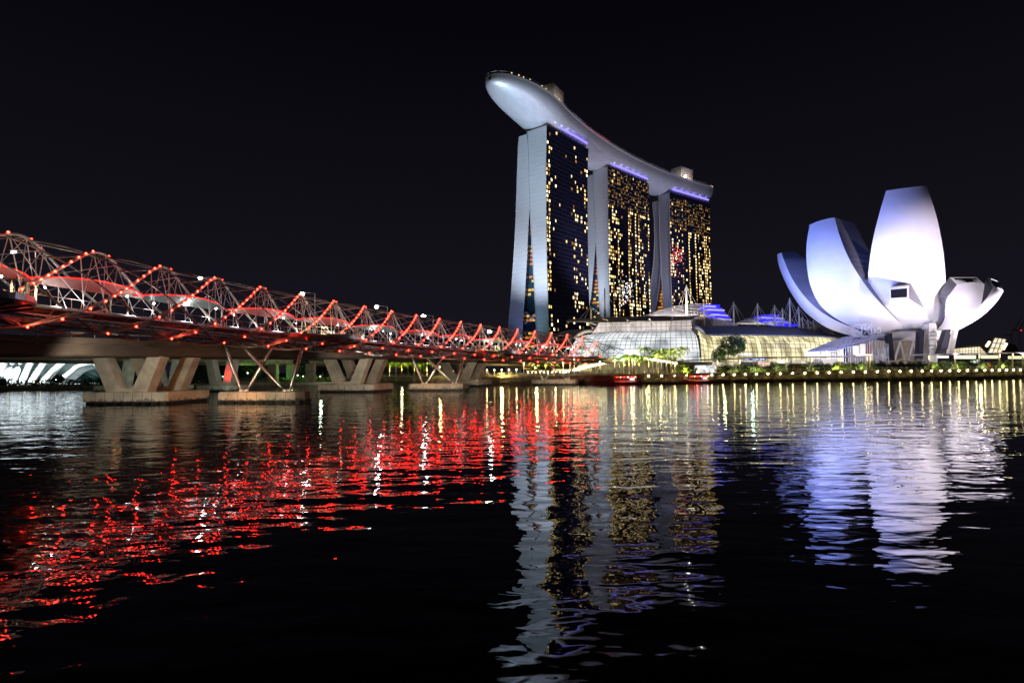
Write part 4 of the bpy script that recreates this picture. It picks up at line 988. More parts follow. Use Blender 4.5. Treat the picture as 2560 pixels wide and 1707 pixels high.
def vault(name, topL, botL, Dt, Db, mat_, nr, nh, rad=.11, curve=1.0, lean=None):
    """topL/botL: lists of (u, v); the skin bows out and down from top (at Dt) to bottom (at Db)"""
    n = nr * 2; TT = resample([W(u, v, lerp(Dt[0], Dt[1], i / (len(topL) - 1))) for i, (u, v) in enumerate(topL)], n); BB = resample([W(u, v, lerp(Db[0], Db[1], i / (len(botL) - 1))) for i, (u, v) in enumerate(botL)], n)
    G = []; K = 12
    for i in range(n + 1):
        a, b = TT[i], BB[i]; row = []
        for j in range(K + 1):
            th = (math.pi / 2) * j / K; f = math.sin(th); gz = 1 - math.cos(th)
            row.append(Vector((lerp(a.x, b.x, f * curve + (1 - curve) * j / K), lerp(a.y, b.y, f), lerp(a.z, b.z, gz))))
        G.append(row)
    sk = MB(); sk.grid(G); o = ml(sk, name, mat_, True)
    fr = MB()
    for i in range(0, n + 1, 2): fr.tube([q + Vector((0, -.12, .08)) for q in G[i]], rad, 4)
    for j in range(nh + 1):
        jj = K * (j / nh); j0 = min(K - 1, int(jj)); f = jj - j0
        fr.tube([row[j0].lerp(row[j0 + 1], f) + Vector((0, -.12, .08)) for row in G], rad * .9, 4)
    ml(fr, 'mullion_grid', MULL, False, o); return G
vault('glass_vault', [(1478, 836), (1520, 831), (1580, 829), (1660, 828), (1736, 827)], [(1420, 905), (1480, 905), (1570, 906), (1660, 905), (1752, 905)], (312, 306), (292, 290), LGW, 26, 11)
vault('glass_vault', [(1738, 822), (1770, 838), (1850, 838), (1960, 840), (2060, 843), (2092, 848)], [(1753, 905), (1800, 905), (1880, 905), (1960, 905), (2060, 905), (2110, 905)], (306, 312), (290, 288), LGY, 30, 9)
# lit lower storeys and shopfronts
LOWS = [('shopfront', 1425, 1560, 893, 935, 289, (.55, .45, .22), .45), ('shopfront', 1560, 1690, 893, 935, 289, (.6, .5, .25), .28), ('shopfront', 1780, 1850, 905, 915, 285, (1, .85, .6), 1.0),
        ('shopfront', 1895, 1925, 905, 916, 284, (1, .6, .5), 1.5), ('shopfront', 1935, 1975, 899, 908, 284, (1, .9, .65), 1.6), ('shopfront', 1980, 2016, 899, 908, 284, (1, .9, .65), 1.6), ('shopfront', 2035, 2090, 897, 912, 284, (.9, .8, .7), .7)]
for i, (nm, u0, u1, v0, v1, D, c, s_) in enumerate(LOWS):
    ml(MB().quad(W(u0, v1, D), W(u1, v1, D), W(u1, v0, D), W(u0, v0, D)), nm, litglass('shop_light%d' % i, tuple(x * .35 for x in c), c, s_, .3, (1, 1, 1)))
ml(MB().hexa([W(1425, 940, 290), W(2130, 940, 287), W(2130, 940, 300), W(1425, 940, 300), W(1425, 905, 290), W(2130, 905, 287), W(2130, 905, 300), W(1425, 905, 300)]), 'podium', mat('podium_wall', (.3, .26, .18), .8, 0, .2, .4))
ml(MB().quad(W(1560, 893, 288.8), W(1600, 893, 288.8), W(1600, 874, 288.8), W(1560, 874, 288.8)), 'lit_sign_box', emi('white_box', (1, .93, .8), 1.6))
for i, (u0, u1) in enumerate([(1862, 1873), (1882, 1896), (1900, 1906), (1908, 1911)]):
    ml(MB().box(*(lambda a, b: (a.x, b.x, a.y, a.y + .3, a.z, a.z + .9))(W(u0, 899, 284), W(u1, 899, 284))), 'blue_sign_letters', emi('blue_white_sign%d' % i, (.55, .7, 1), 1.8))
ml(MB().quad(W(1858, 902, 284.4), W(1915, 901, 284.4), W(1915, 894, 284.4), W(1858, 895, 284.4)), 'blue_sign_board', emi('blue_board', (.06, .08, .5), .8))
# clerestory behind the vault and canopy roofs
CL = litglass('clerestory_glow', (.52, .44, .42), (.86, .76, .72), 1.0, .08, (1, 1, 1))
A_ = [(1500, 806), (1560, 806), (1640, 803), (1728, 800)]; B_ = [(1480, 833), (1560, 831), (1640, 830), (1728, 829)]
G = [[W(u, v, 313) for u, v in A_], [W(u, v, 311) for u, v in B_]]; cg = MB().grid(G); co_ = ml(cg, 'clerestory', CL)
fr = MB()
for k in range(20):
    u = lerp(1490, 1728, k / 19); fr.tube([W(u, interp([(1490, 806), (1728, 800)], u), 312.6), W(u, 830, 310.6)], .09, 4)
for f in (.2, .5, .8): fr.tube([W(1485, lerp(806, 832, f), 312), W(1728, lerp(800, 829, f), 311)], .08, 4)
ml(fr, 'mullion_grid', MULL, False, co_)
CANO = mat('canopy_underside', (.16, .14, .12), .6, .1, .15, .3); CANM = mat('canopy_metal_roof', (.22, .23, .30), .4, .4, .12, .5, stretch=(6, 1, 1))
def sheet(name, rows, m, th=.6):
    G = [[W(*q) for q in r] for r in rows]; G = [resample(r, 16) for r in G]; s_ = MB()
    s_.grid(G); s_.grid([[q + Vector((0, 0, th)) for q in r] for r in G])
    for a in (0, -1): s_.grid([G[a], [q + Vector((0, 0, th)) for q in G[a]]])
    s_.grid([[G[0][0], G[-1][0]], [G[0][0] + Vector((0, 0, th)), G[-1][0] + Vector((0, 0, th))]]); s_.grid([[G[0][-1], G[-1][-1]], [G[0][-1] + Vector((0, 0, th)), G[-1][-1] + Vector((0, 0, th))]])
    return ml(s_, name, m, False)
sheet('roof_canopy', [[(1416, 805, 296), (1480, 806, 296), (1560, 806, 297), (1640, 804, 298), (1735, 800, 299)], [(1420, 801, 322), (1480, 797, 322), (1560, 794, 322), (1640, 792, 322), (1745, 791, 322)]], CANO)
for x0, y0, x1, y1, x2, y2 in ((1500, 797, 1522, 803, 1550, 829), (1562, 797, 1575, 806, 1585, 816), (1621, 795, 1627, 804, 1629, 816), (1681, 793, 1678, 803, 1674, 826), (1742, 792, 1734, 797, 1728, 803), (1450, 803, 1478, 808, 1490, 812)):
    ml(MB().tube([W(x0, y0, 300), W((x0 + x1) / 2 + 1, (y0 + y1) / 2 - 1, 299), W(x1, y1, 300), W(x2, y2, 304)], .45, 6), 'canopy_rib', WHITE, True)
sheet('metal_roof', [[(1758, 838, 303), (1850, 838, 302), (1960, 840, 302), (2060, 843, 302), (2095, 847, 303)], [(1750, 824, 312), (1850, 824, 313), (1960, 826, 313), (2050, 835, 313), (2092, 844, 313)], [(1737, 817, 322), (1840, 817, 323), (1950, 819, 323), (2030, 826, 323), (2088, 841, 323)]], CANM)
sheet('metal_roof', [[(1437, 845, 300), (1450, 838, 299), (1465, 833, 299), (1480, 831, 299)], [(1394, 837, 320), (1410, 830, 320), (1440, 827, 320), (1475, 825, 320)]], CANO)
ml(MB().tube([W(1437, 846, 299), W(1446, 837, 299), W(1460, 830, 299), W(1478, 827, 299)], .9, 6), 'arch_edge', WHITE, True)
ml(MB().tube([W(1735, 818, 304), W(1748, 820, 303), W(1756, 828, 302), W(1760, 838, 301.5)], .8, 6), 'arch_edge', WHITE, True)
ml(MB().tube([W(1734, 826, 303), W(1742, 836, 296), W(1747, 850, 292), W(1750, 870, 290), W(1751, 893, 289)], .5, 6), 'arch_edge', DARKSTEEL, True)
ml(MB().hexa([W(1729, 832, 303), W(1738, 832, 303), W(1738, 832, 320), W(1729, 832, 320), W(1729, 796, 303), W(1738, 796, 303), W(1738, 796, 320), W(1729, 796, 320)]), 'core_wall', CANO)
ml(MB().hexa([W(1738, 817, 326), W(1782, 817, 326), W(1782, 817, 345), W(1738, 817, 345), W(1738, 792, 326), W(1782, 796, 326), W(1782, 796, 345), W(1738, 792, 345)]), 'core_wall', mat('brown_panel', (.10, .07, .05), .7, 0, .2, .4))
ml(MB().hexa([W(1782, 817, 330), W(1845, 817, 330), W(1845, 817, 350), W(1782, 817, 350), W(1782, 794, 330), W(1845, 809, 330), W(1845, 809, 350), W(1782, 794, 350)]), 'theatre_wall', mat('pale_render', (.42, .36, .34), .8))
# slatted theatre roofs with blue stepped fins
def theatre(L_, Rr, fins, D):
    n = 9
    for i in range(n):
        t_ = i / (n - 1); r = [W(lerp(lerp(L_[0][0], L_[1][0], s), 0, 0) + 0, 0, D) for s in (0,)]
        a0 = L_[0]; a1 = L_[1]; b0 = Rr[0]; b1 = Rr[1]
        P_ = []
        for s in [k / 10 for k in range(11)]:
            u = lerp(a0[0], lerp(b0[0], b1[0], t_), s); vtop = lerp(a0[1], lerp(b0[1], b1[1], t_), s) - (a0[1] - b0[1]) * .28 * math.sin(math.pi * s) * (1 - t_)
            P_.append(W(u, vtop, D + 24 * (1 - t_)))
        s_ = MB(); s_.grid([P_, [q + Vector((0, -2.0, -.25)) for q in P_], [q + Vector((0, -2.0, -.55)) for q in P_], [q + Vector((0, 0, -.35)) for q in P_]]); ml(s_, 'roof_slat', WHITE)
    for i, (u0, v0, u1, v1) in enumerate(fins):
        a, b = W(u0, v0, D - 2), W(u1, v1, D - 2); 
        ml(MB().hexa([a + Vector((0, 0, -.9)), b + Vector((0, 0, -.9)), b + Vector((0, 14, -.9)), a + Vector((0, 14, -.9)), a, b, b + Vector((0, 14, 0)), a + Vector((0, 14, 0))]), 'roof_fin', E_BLUE if i % 2 == 0 else WHITE)
theatre(((1605, 791), (1700, 793)), ((1766, 759), (1790, 790)), [(1766, 760, 1800, 762), (1766, 763, 1790, 765), (1768, 767, 1806, 770), (1772, 772, 1812, 774), (1776, 778, 1815, 781), (1782, 784, 1821, 787), (1788, 789, 1826, 792), (1796, 795, 1830, 798)], 350)
ml(MB().add([W(1766, 763, 352), W(1796, 764, 352), W(1830, 806, 352), W(1784, 793, 352)], [(0, 1, 2, 3)]), 'blue_glass_wall', emi('blue_wall', (.03, .02, .9), .75))
theatre(((1838, 808), (1870, 815)), ((1935, 786), (1960, 812)), [(1908, 787, 1948, 787), (1905, 792, 1955, 794), (1912, 797, 1962, 799), (1930, 802, 1972, 804), (1950, 807, 1996, 811)], 370)
ml(MB().add([W(1912, 788, 374), W(1945, 789, 374), W(1992, 815, 374), W(1950, 816, 374), W(1905, 800, 374)], [(0, 1, 2, 3, 4)]), 'blue_glass_wall', bpy.data.materials['blue_wall'])
q = W(1700, 778, 345); spot((q.x - 12, q.y - 32, q.z - 1), q, 110000, (1, .9, .92), 100, .8, 1); q = W(1880, 800, 372); spot((q.x, q.y - 30, q.z + 1), q, 26000, (1, .95, .75), 90, .8, 1)
q = W(1600, 804, 304); spot((q.x, 288, q.z - 2), (q.x, 305, q.z + 1), 7000, (1, .85, .7), 150, .5, 1); q = W(1900, 830, 308); spot((q.x, 260, q.z + 14), q, 38000, (.5, .52, 1), 110, .9, 2); q = W(1450, 836, 300); spot((q.x, 280, q.z - 2), q, 9000, (1, .9, .85), 90, .8, 1)
E_BEIGE = mat('mast_paint', (.6, .54, .4), .5)
masts = [(1478, 795, 764, 300), (1512.6, 793, 721, 320), (1717, 787, 712, 330), (1760.5, 813, 755, 322), (1834.6, 813, 755, 326), (1894.6, 815, 758.5, 328), (1937.5, 816, 763, 330), (1957, 816, 770, 332), (1975, 817, 745, 326), (2000, 820, 766, 326), (2009, 821, 792, 330), (2023, 823, 798, 334), (2037, 823, 800, 338)]
for i, (u, v0, v1, D) in enumerate(masts):
    a, b = W(u, v0, D), W(u - (4 if i > 8 else 1), v1, D); o = ml(MB().tube([a - Vector((0, 0, 3)), b], .62 if i != 2 else .8, 8, 0, .3), 'mast', E_BEIGE, True)
    cb = MB()
    for dx in (-30, -18, 22, 40): cb.tube([b - Vector((0, 0, .5)), W(u + dx, v0 + 3, D)], .06, 4)
    ml(cb, 'stay_cable', THIN, False, o)
    if i < 10: spot((a.x + .6, a.y - 4, a.z + .5), (b.x, b.y, b.z), 2600, (1, .88, .6), 50, .8, .3)
for (u, v) in ((2060, 818), (2090, 828)): pass
sheet('metal_roof', [[(2010, 826, 340), (2040, 819, 340), (2062, 818, 340), (2110, 838, 340)], [(2020, 819, 352), (2045, 813, 352), (2060, 812, 352), (2112, 836, 352)]], mat('lit_soffit', (.5, .38, .15), .7))
q = W(2065, 830, 332); point((q.x, q.y - 4, q.z - 2), 1200, (1, .75, .25), .5)

# ------------------------------------------------------------------ vegetation
def leafmesh(name, blobs, n, size, m, seed=1, up=.3):
    rnd = random.Random(seed); mb = MB(); tot = sum(b[3] * b[4] * b[5] for b in blobs)
    for (x, y, z, rx, ry, rz) in blobs:
        for _ in range(int(n * rx * ry * rz / tot)):
            while True:
                a = Vector((rnd.uniform(-1, 1), rnd.uniform(-1, 1), rnd.uniform(-1, 1)))
                if .25 < a.length < 1: break
            a *= (a.length ** -.45); c = Vector((x + a.x * rx, y + a.y * ry, z + a.z * rz)); 
            nn = (a + Vector((rnd.gauss(0, .6), rnd.gauss(0, .6), rnd.gauss(up, .5)))).normalized(); e1 = nn.orthogonal().normalized(); e1.rotate(Matrix.Rotation(rnd.uniform(0, 6.28), 3, nn)); e2 = nn.cross(e1); s_ = size * rnd.uniform(.6, 1.4)
            mb.quad(c - e1 * s_ - e2 * s_ * .6, c + e1 * s_ - e2 * s_ * .4, c + e1 * s_ * .8 + e2 * s_ * .6, c - e1 * s_ * .9 + e2 * s_ * .5)
    return mb.mesh(name, m)
def frondmesh(seed, m):
    rnd = random.Random(seed); mb = MB()
    for k in range(13):
        a = 2 * math.pi * (k + rnd.random() * .6) / 13; d_ = Vector((math.cos(a), math.sin(a), 0)); sd = Vector((-d_.y, d_.x, 0)); rise = rnd.uniform(.5, 1.7); Lf = rnd.uniform(2.4, 3.3); P_ = []
        for i in range(9):
            t_ = i / 8; P_.append(d_ * (Lf * t_) + Vector((0, 0, rise * math.sin(t_ * 2.2) - 1.7 * t_ * t_ * (1.3 - rise * .3))))
        mb.tube(P_, .06, 3, 0, .015)
        for i in range(1, 9):
            q = P_[i]; tt = (P_[i] - P_[i - 1]).normalized(); ll = .95 * math.sin(math.pi * (i / 9) ** .7) + .15
            for sg in (-1, 1): tip = q + sd * (sg * ll * .8) + tt * (ll * .45) - Vector((0, 0, ll * .45)); mb.add([q, q + tt * .26, tip + tt * .05, tip], [(0, 1, 2, 3)])
    return mb.mesh('palm_crown', m)
FR = [frondmesh(i, LEAFY) for i in range(4)]
TRK = [MB().tube([(0, 0, 0), (.05, 0, .25), (0, 0, .6), (0, 0, 1)], .2, 8, 0, .12).mesh('palm_trunk', BARK, True)]
palms = [(974, 909, 4, 'a'), (990, 907, 5, 'a'), (1004, 906, 4, 'a'), (1020, 908, 5, 'a'), (1036, 906, 4, 'a'), (1052, 914, 6, 'a'), (1067, 908, 4, 'a'),
         (1329, 903, 5, 'b'), (1337, 898, 9, 'b'), (1347, 908, 5, 'b'), (1364, 896, 9, 'b'), (1374, 900, 5, 'b'), (1384, 906, 10, 'b'),
         (1548, 893, 12, 'c'), (1560, 892, 6, 'c'), (1573, 890, 5, 'c'), (1587, 892, 12, 'c'), (1597, 891, 5, 'c'), (1611, 872, 9, 'c'), (1621, 893, 5, 'c'), (1634, 879, 9, 'c'), (1645, 884, 5, 'c'), (1657, 876, 12, 'c'), (1669, 884, 5, 'c'), (1681, 876, 9, 'c'), (1694, 884, 14, 'c'), (1706, 872, 10, 'c')]
wh = {'a': 'palm from the left in the lit row seen under the bridges', 'b': 'palm from the left behind the farthest tripod pier', 'c': 'palm from the left in front of the white glass vault'}
cnt = {}
for i, (u, v, bk, gp) in enumerate(palms):
    q = at(u, bk); topz = W(u, v, q.y).z; h = max(4, topz - q.z - .3); k = cnt.get(gp, 0); cnt[gp] = k + 1
    t_ = thing('palm_tree', f'{nth(k)} {wh[gp]}', 'palm', q, {'a': 'palms under the bridges', 'b': 'palms by the farthest pier', 'c': 'palms before the glass vault'}[gp], random.uniform(0, 6))
    obj('trunk', TRK[0], t_, (0, 0, 0), 0, (1.15, 1.15, h)); obj('crown', FR[i % 4], t_, (0, 0, h - .2), random.uniform(0, 6), 1.2)
for i, (u, v, bk, gp) in enumerate(palms):
    if i % 2 == 0 or gp == 'c':
        q = at(u, bk); h = max(4, W(u, v, q.y).z - q.z - .3); spot(q + Vector((.6, -1.6, h - 3.6)), q + Vector((0, 0, h)), 6500 if gp != 'a' else 5200, (1, .88, .24), 120, .6, .25, 'palm_uplight')
        if i % 3 == 0: point(q + Vector((.6, -1.2, 1.0)), 330, (1, .85, .35), .25)
# big leaning tree in front of the vaults
q = Vector(W(1818, 930, 268)); q.z = landz(q.x)
t_ = thing('broadleaf_tree', 'large leaning two-lobed tree in front of the warm glass vault', 'tree', q)
P = lambda u, v: W(u, v, 268) - q
tr = MB(); tr.tube([(0, 0, 0), P(1815, 905), P(1822, 885), P(1835, 868)], .55, 8, 0, .3)
for a, b in (((1815, 905), (1800, 886)), ((1800, 886), (1790, 876)), ((1822, 885), (1848, 870)), ((1835, 868), (1838, 850)), ((1817, 897), (1828, 893))): tr.tube([P(*a), P(*b)], .28, 6, 0, .12)
tr.build('trunk', BARK, t_, True)
blob = lambda u, v, r, D=0: (P(u, v).x, D, P(u, v).z, r * .95, r * .8, r * .8)
me = leafmesh('crown', [blob(1797, 885, 3.6), (blob(1790, 893, 2.6)), blob(1810, 874, 3.4), blob(1822, 856, 3.8, 1), blob(1838, 848, 3.4), blob(1850, 856, 3.0), blob(1842, 868, 3.8, -1), blob(1832, 880, 2.6), blob(1800, 895, 2.6), blob(1855, 868, 2.3)], 5200, .26, LEAF, 3)
obj('crown', me, t_)
qq = q + P(1800, 905); point((qq.x, qq.y - 6, qq.z), 1300, (.9, 1, .4), .5); qq = q + P(1845, 880); point((qq.x + 3, qq.y - 9, qq.z), 900, (.6, 1, .75), .5)
# promenade shrubs
SHM = []
for i, m_ in enumerate((LEAFD, LEAF, LEAFY, LEAFR, LEAF)):
    SHM.append(leafmesh('shrub_leaves', [(0, 0, .9, 1.5, 1.1, .95), (-.9, .1, .7, 1.0, .9, .8), (.9, -.1, 1.1, 1.0, .9, 1.0), (.2, .2, 1.7, .8, .7, .7)], 420, .17, m_, 20 + i))
SHN = ['dark green', 'mid green', 'yellow-green lit', 'orange and red leaved', 'leafy green']
rs = random.Random(5); k = 0; u = 1695
while u < 2600:
    ti_ = rs.choice([0, 0, 1, 2, 2, 3, 4])
    if 1858 < u < 1905 or 1925 < u < 1962 or 2180 < u < 2300: ti_ = 0 if rs.random() < .8 else 1
    if not (1735 < u < 1790):
        q = at(u, 7 + rs.random() * 2.5); sc = (1.35 + .35 * rs.random(), 1.2, rs.uniform(1.25, 1.75) if ti_ else rs.uniform(1.5, 1.8))
        o = obj('shrub', SHM[ti_], None, q, rs.uniform(0, 6), sc); tag(o, f'{SHN[ti_]} shrub, {nth(k)} from the left behind the promenade railing', 'shrub', 'shrubs behind the promenade railing'); k += 1
    u += rs.uniform(12, 19)
for u in range(1715, 2560, 62):
    if 2190 < u < 2290: continue
    q = at(u + rs.uniform(-15, 15), 4.2, .6); spot(q, q + Vector((0, 4, 1.6)), 3600, (1, .86, .30), 150, .5, .25, 'shrub_uplight')
# dark trees beyond the bridges on the left shore
BG = [leafmesh('crown', [(0, 0, 5.5, 5, 4.5, 3.4), (-3, 1, 4.2, 3.2, 3, 2.6), (3.2, -1, 4.6, 3.2, 3, 2.8), (.5, 0, 8, 3, 3, 2)], 1500, .42, LEAFD, 31), leafmesh('crown', [(0, 0, 6, 4, 4, 4), (2, 0, 3.6, 3.6, 3, 2.4), (-2.6, 0, 4, 3, 3, 2.2)], 1400, .42, LEAFD, 32)]
bt = MB().tube([(0, 0, 0), (.1, 0, 2), (0, 0, 5)], .4, 6, 0, .22).mesh('trunk', BARK, True)
bgt = [(-128, 232, 1.0), (-150, 238, .8), (-168, 236, .6), (-185, 232, .45), (-205, 228, .4), (-225, 224, .42), (-112, 246, 1.15), (-98, 262, 1.2), (-120, 262, 1.3), (-82, 282, 1.25), (-68, 290, 1.1), (-100, 300, 1.4), (-52, 300, 1.1), (-36, 300, 1.0), (-140, 270, 1.3), (-20, 310, 1.0), (-60, 330, 1.4), (-165, 262, .8)]
for i, (x, y, s_) in enumerate(sorted(bgt)):
    t_ = thing('broadleaf_tree', f'dark tree, {nth(i)} from the left on the shore beyond the bridges', 'tree', (x, y, landz(x) - .2), 'dark trees beyond the bridges'); t_.scale = (s_, s_, s_)
    obj('trunk', bt, t_); obj('crown', BG[i % 2], t_, (0, 0, 0), i * 1.3)
sh = leafmesh('bank_shrubs', [(lerp(-215, -112, k / 22), lerp(184, 222, k / 22) + 3, 2.0 + (k % 3) * .3, 4.5, 2.6, 1.6) for k in range(23)], 5200, .3, LEAFD, 9); tag(obj('bank_planting', sh), kind='stuff')
gs = leafmesh('green_shrubs', [(-97 + 2.4 * k, 232 + k * 1.1, 2.6, 2, 1.5, 1.1) for k in range(9)], 1500, .2, LEAFY, 12); tag(obj('hedge', gs), 'bright green lit hedge on the shore behind the viaduct columns', 'hedge')
point((-90, 232, 5.0), 500, (.35, 1, .2), .3); point((-82, 236, 5.0), 500, (.6, 1, .2), .3)
# garden lamps among those trees
pin = [(300, 946, 225, (.9, 1, .4)), (312, 952, 225, (.7, 1, .2)), (446, 933, 230, (.8, 1, .9)), (531, 930, 235, (.9, 1, .9)), (548, 940, 238, (1, 1, .7)), (557, 941, 238, (.1, 1, .4)), (619, 932, 240, (.9, 1, 1)), (744, 938, 250, (.9, 1, .9)), (758, 941, 250, (.9, 1, .9)), (766, 940, 250, (.9, 1, .8)), (785, 937, 255, (1, 1, .6)), (801, 941, 255, (.9, 1, 1)), (677, 930, 250, (.8, 1, .9)), (150, 939, 240, (1, .9, .6)), (153, 943, 236, (1, .9, .8)), (100, 955, 215, (1, .9, .5)), (62, 955, 212, (1, 1, .8)), (22, 956, 210, (1, .95, .5)), (140, 950, 220, (1, .9, .9)), (84, 956, 214, (1, .9, .4))]
em_ = {}
for i, (u, v, D, c) in enumerate(sorted(pin)):
    q = W(u, v, D); z0 = landz(q.x) - .1; t_ = thing('garden_lamp', f'small garden lamp, {nth(i)} from the left among the trees beyond the bridges', 'garden lamp', (q.x, q.y, z0), 'garden lamps beyond the bridges')
    MB().tube([(0, 0, 0), (0, 0, max(.3, q.z - z0 - .2))], .05, 5).build('post', DARKSTEEL, t_); MB().ball((0, 0, q.z - z0), .24, 6, 4).build('globe', emi('garden_globe', c, 9), t_)
for (x, y, c, pw) in ((-150, 218, (.3, 1, .15), 260), (-112, 236, (.5, 1, .2), 420), (-100, 240, (.3, 1, .4), 300), (-70, 262, (.5, 1, .3), 400), (-90, 250, (.8, 1, .5), 300)): point((x, y, 4.5), pw, c, .3)

# conservatory with white ribs at the far left
dome = thing('ribbed_conservatory', 'glass conservatory with slanting white floodlit ribs at the left edge', 'conservatory', (-215, 262, 1))
def dm(mb, name, m, sm=False):
    o = mb.build(name, m, None, sm); o.parent = dome; o.matrix_parent_inverse = Matrix.Translation(-Vector(dome.location)); return o
ribs = [(-62, 962, -50, 893), (-40, 962, -25, 893), (-20, 962, -3, 893), (2, 961, 16, 893), (14, 960, 38, 893), (32, 959, 57, 893), (54, 957, 87, 893), (78, 956, 124, 893), (107, 955, 172, 893), (158, 943, 197, 913)]
RIBM = mat('white_rib_paint', (.8, .82, .82), .5); arcs = []
for i, (u0, v0, u1, v1) in enumerate(ribs):
    D = 250; a = W(u0, v0, D); b = W(u1, v1, D + 2)
    if i < 9: P_ = [a, a.lerp(b, .5) + Vector((-.3, 0, .3)), b, b + (b - a) * .12 + Vector((0, 6, .3)), b + Vector((-8, 24, -3)), Vector((a.x - 6, D + 50, 1))]
    else: P_ = [a, a.lerp(b, .5), b, b + Vector((2, 8, 1)), b + Vector((0, 20, -2)), Vector((a.x - 2, D + 34, 1))]
    P_ = resample(P_, 20); arcs.append(P_); dm(MB().tube(P_, 1.25 if i < 9 else .8, 8), 'rib', RIBM, True)
    tr = MB()
    for k in range(6, 11):
        q = P_[k] if i > 6 else P_[k]; tr.tube([q, q + Vector((1.4, 2.6, -1.8))], .12, 4); tr.tube([q + Vector((1.4, 2.6, -1.8)), P_[k + 1]], .12, 4)
    dm(tr, 'rib_truss', THIN)
gsh = MB(); gsh.grid([[q + Vector((1.2, 3.4, -2.4)) for q in P_] for P_ in arcs]); dm(gsh, 'glass_shell', litglass('conservatory_glass', (.005, .02, .02), (.10, .18, .17), .6, .15, (1, 1, 1)), True)
for x in (-232, -212, -190, -172): 
    q = Vector((x, 236, 3)); spot(q, (x + 5, 254, 9), 70000, (.84, .95, 1.0), 110, .8, .6)

# ------------------------------------------------------------------ promenade furniture
rail = MB(); pts = []; i0 = 5
for (x0, y0), (x1, y1) in zip(SH[6:-2], SH[7:-1]):
    d = math.hypot(x1 - x0, y1 - y0); n = int(d / 2.1)
    for k in range(n): pts.append((lerp(x0, x1, k / n), lerp(y0, y1, k / n)))
for x, y in pts: rail.box(x - .04, x + .04, y + .35, y + .43, landz(x), landz(x) + 1.2)
for h in (.45, .8, 1.18): rail.tube([(x, y + .39, landz(x) + h) for x, y in pts], .03, 4)
tag(rail.build('railing', THIN), 'long thin metal railing along the edge of the waterfront promenade', 'railing')
coping = MB(); cp = [(x, y + .1, landz(x) + .06) for x, y in SH[6:-2]]; coping.tube(cp, .16, 4); tag(coping.build('quay_coping', mat('coping_stone', (.6, .55, .4), .7)), 'pale stone coping strip along the top of the quay wall', 'coping')
# bulkhead lamps in the quay wall
lm = MB().ball((0, 0, 0), .27, 8, 6).mesh('bulb', E_QUAY, True); lk = MB().box(-.22, .22, .1, .7, -.22, .22).mesh('bracket', DARKSTEEL)
path = [Vector((x, y, 0)) for x, y in SH]; cum = [0]
for a, b in zip(path, path[1:]): cum.append(cum[-1] + (b - a).length)
def along(s):
    for i in range(len(cum) - 1):
        if s <= cum[i + 1]: return path[i].lerp(path[i + 1], (s - cum[i]) / (cum[i + 1] - cum[i]))
    return path[-1]
s = next(k * .5 for k in range(2000) if along(k * .5).y > 0 and along(k * .5).x / along(k * .5).y * FPX + U0 > 1619 and along(k * .5).x > 0)
k = 0
while True:
    q = along(s)
    if q.x / q.y * FPX + U0 > 2590 or k > 44: break
    t_ = thing('quay_lamp', f'round yellow-white wall lamp, {nth(k)} from the left along the quay', 'wall lamp', (q.x, q.y - 1.25, landz(q.x) - .6), 'lamps along the quay wall')
    obj('bulb', lm, t_); obj('bracket', lk, t_); k += 1; s += 5.15 if k != 4 else 11.0
# flared lamp posts on the left promenade
conm = MB().tube([(0, 0, 0), (0, 0, .35)], .12, 8, 0, .1).tube([(0, 0, .35), (0, 0, 1)], .10, 8, 0, .42).mesh('cone_shade', emi('cone_glow', (1, .82, .38), 1.4), True); plm = MB().tube([(0, 0, 0), (0, 0, 1)], .07, 6).mesh('post', THIN); blm = MB().ball((0, 0, 0), .3, 6, 4).mesh('bulb', emi('cone_bulb', (1, .85, .45), 22), True)
lps = [(1099, 917), (1132, 927), (1166, 926), (1200, 925), (1217, 925), (1236, 925), (1254, 924.5), (1272, 924), (1291, 923.5), (1309.6, 908), (1408, 908), (1425, 905), (1436, 900), (1500, 905), (1537, 900), (1559, 899), (1581, 899)]
for i, (u, v) in enumerate(lps):
    q = at(u, 1.4); h = max(2.0, W(u, v, q.y).z - q.z); t_ = thing('promenade_lamp', f'slim flared lamp post, {nth(i)} from the left on the promenade under the bridges', 'lamp post', q, 'flared lamp posts on the promenade')
    obj('post', plm, t_, (0, 0, 0), 0, (1, 1, h * .55)); obj('cone_shade', conm, t_, (0, 0, h * .5), 0, (1, 1, h * .5)); obj('bulb', blm, t_, (0, 0, h + .05), 0, .7)
    if i % 2 == 0: point(q + Vector((0, -.8, h * .8)), 150, (1, .8, .35), .3)
# walkways with strings of lamps
def lampwalk(name, lab, A, B, n, rr, posts):
    t_ = thing(name, lab, 'covered walkway', (A.x, A.y, landz(A.x))); inv = Matrix.Translation(-Vector(t_.location))
    def ad_(mb, nm, m, sm=False): o = mb.build(nm, m, None, sm); o.parent = t_; o.matrix_parent_inverse = inv
    r = MB(); r.hexa([A + Vector((-.8, 0, .5)), B + Vector((-.8, 0, .5)), B + Vector((.8, 2, .5)), A + Vector((.8, 2, .5)), A + Vector((-.8, 0, .75)), B + Vector((-.8, 0, .75)), B + Vector((.8, 2, .75)), A + Vector((.8, 2, .75))]); ad_(r, 'roof', WHITE)
    for i in range(n): q = A.lerp(B, i / (n - 1)); ad_(MB().ball(q, rr, 6, 4), 'lamp', emi('walk_lamp', (1, .88, .48), 26) if i == 0 and 'walk_lamp' not in bpy.data.materials else bpy.data.materials['walk_lamp'], True)
    for i in range(posts): q = A.lerp(B, i / (posts - 1)); ad_(MB().tube([Vector((q.x, q.y, landz(q.x))), q + Vector((0, 0, .5))], .13, 6), 'post', E_BEIGE, True)
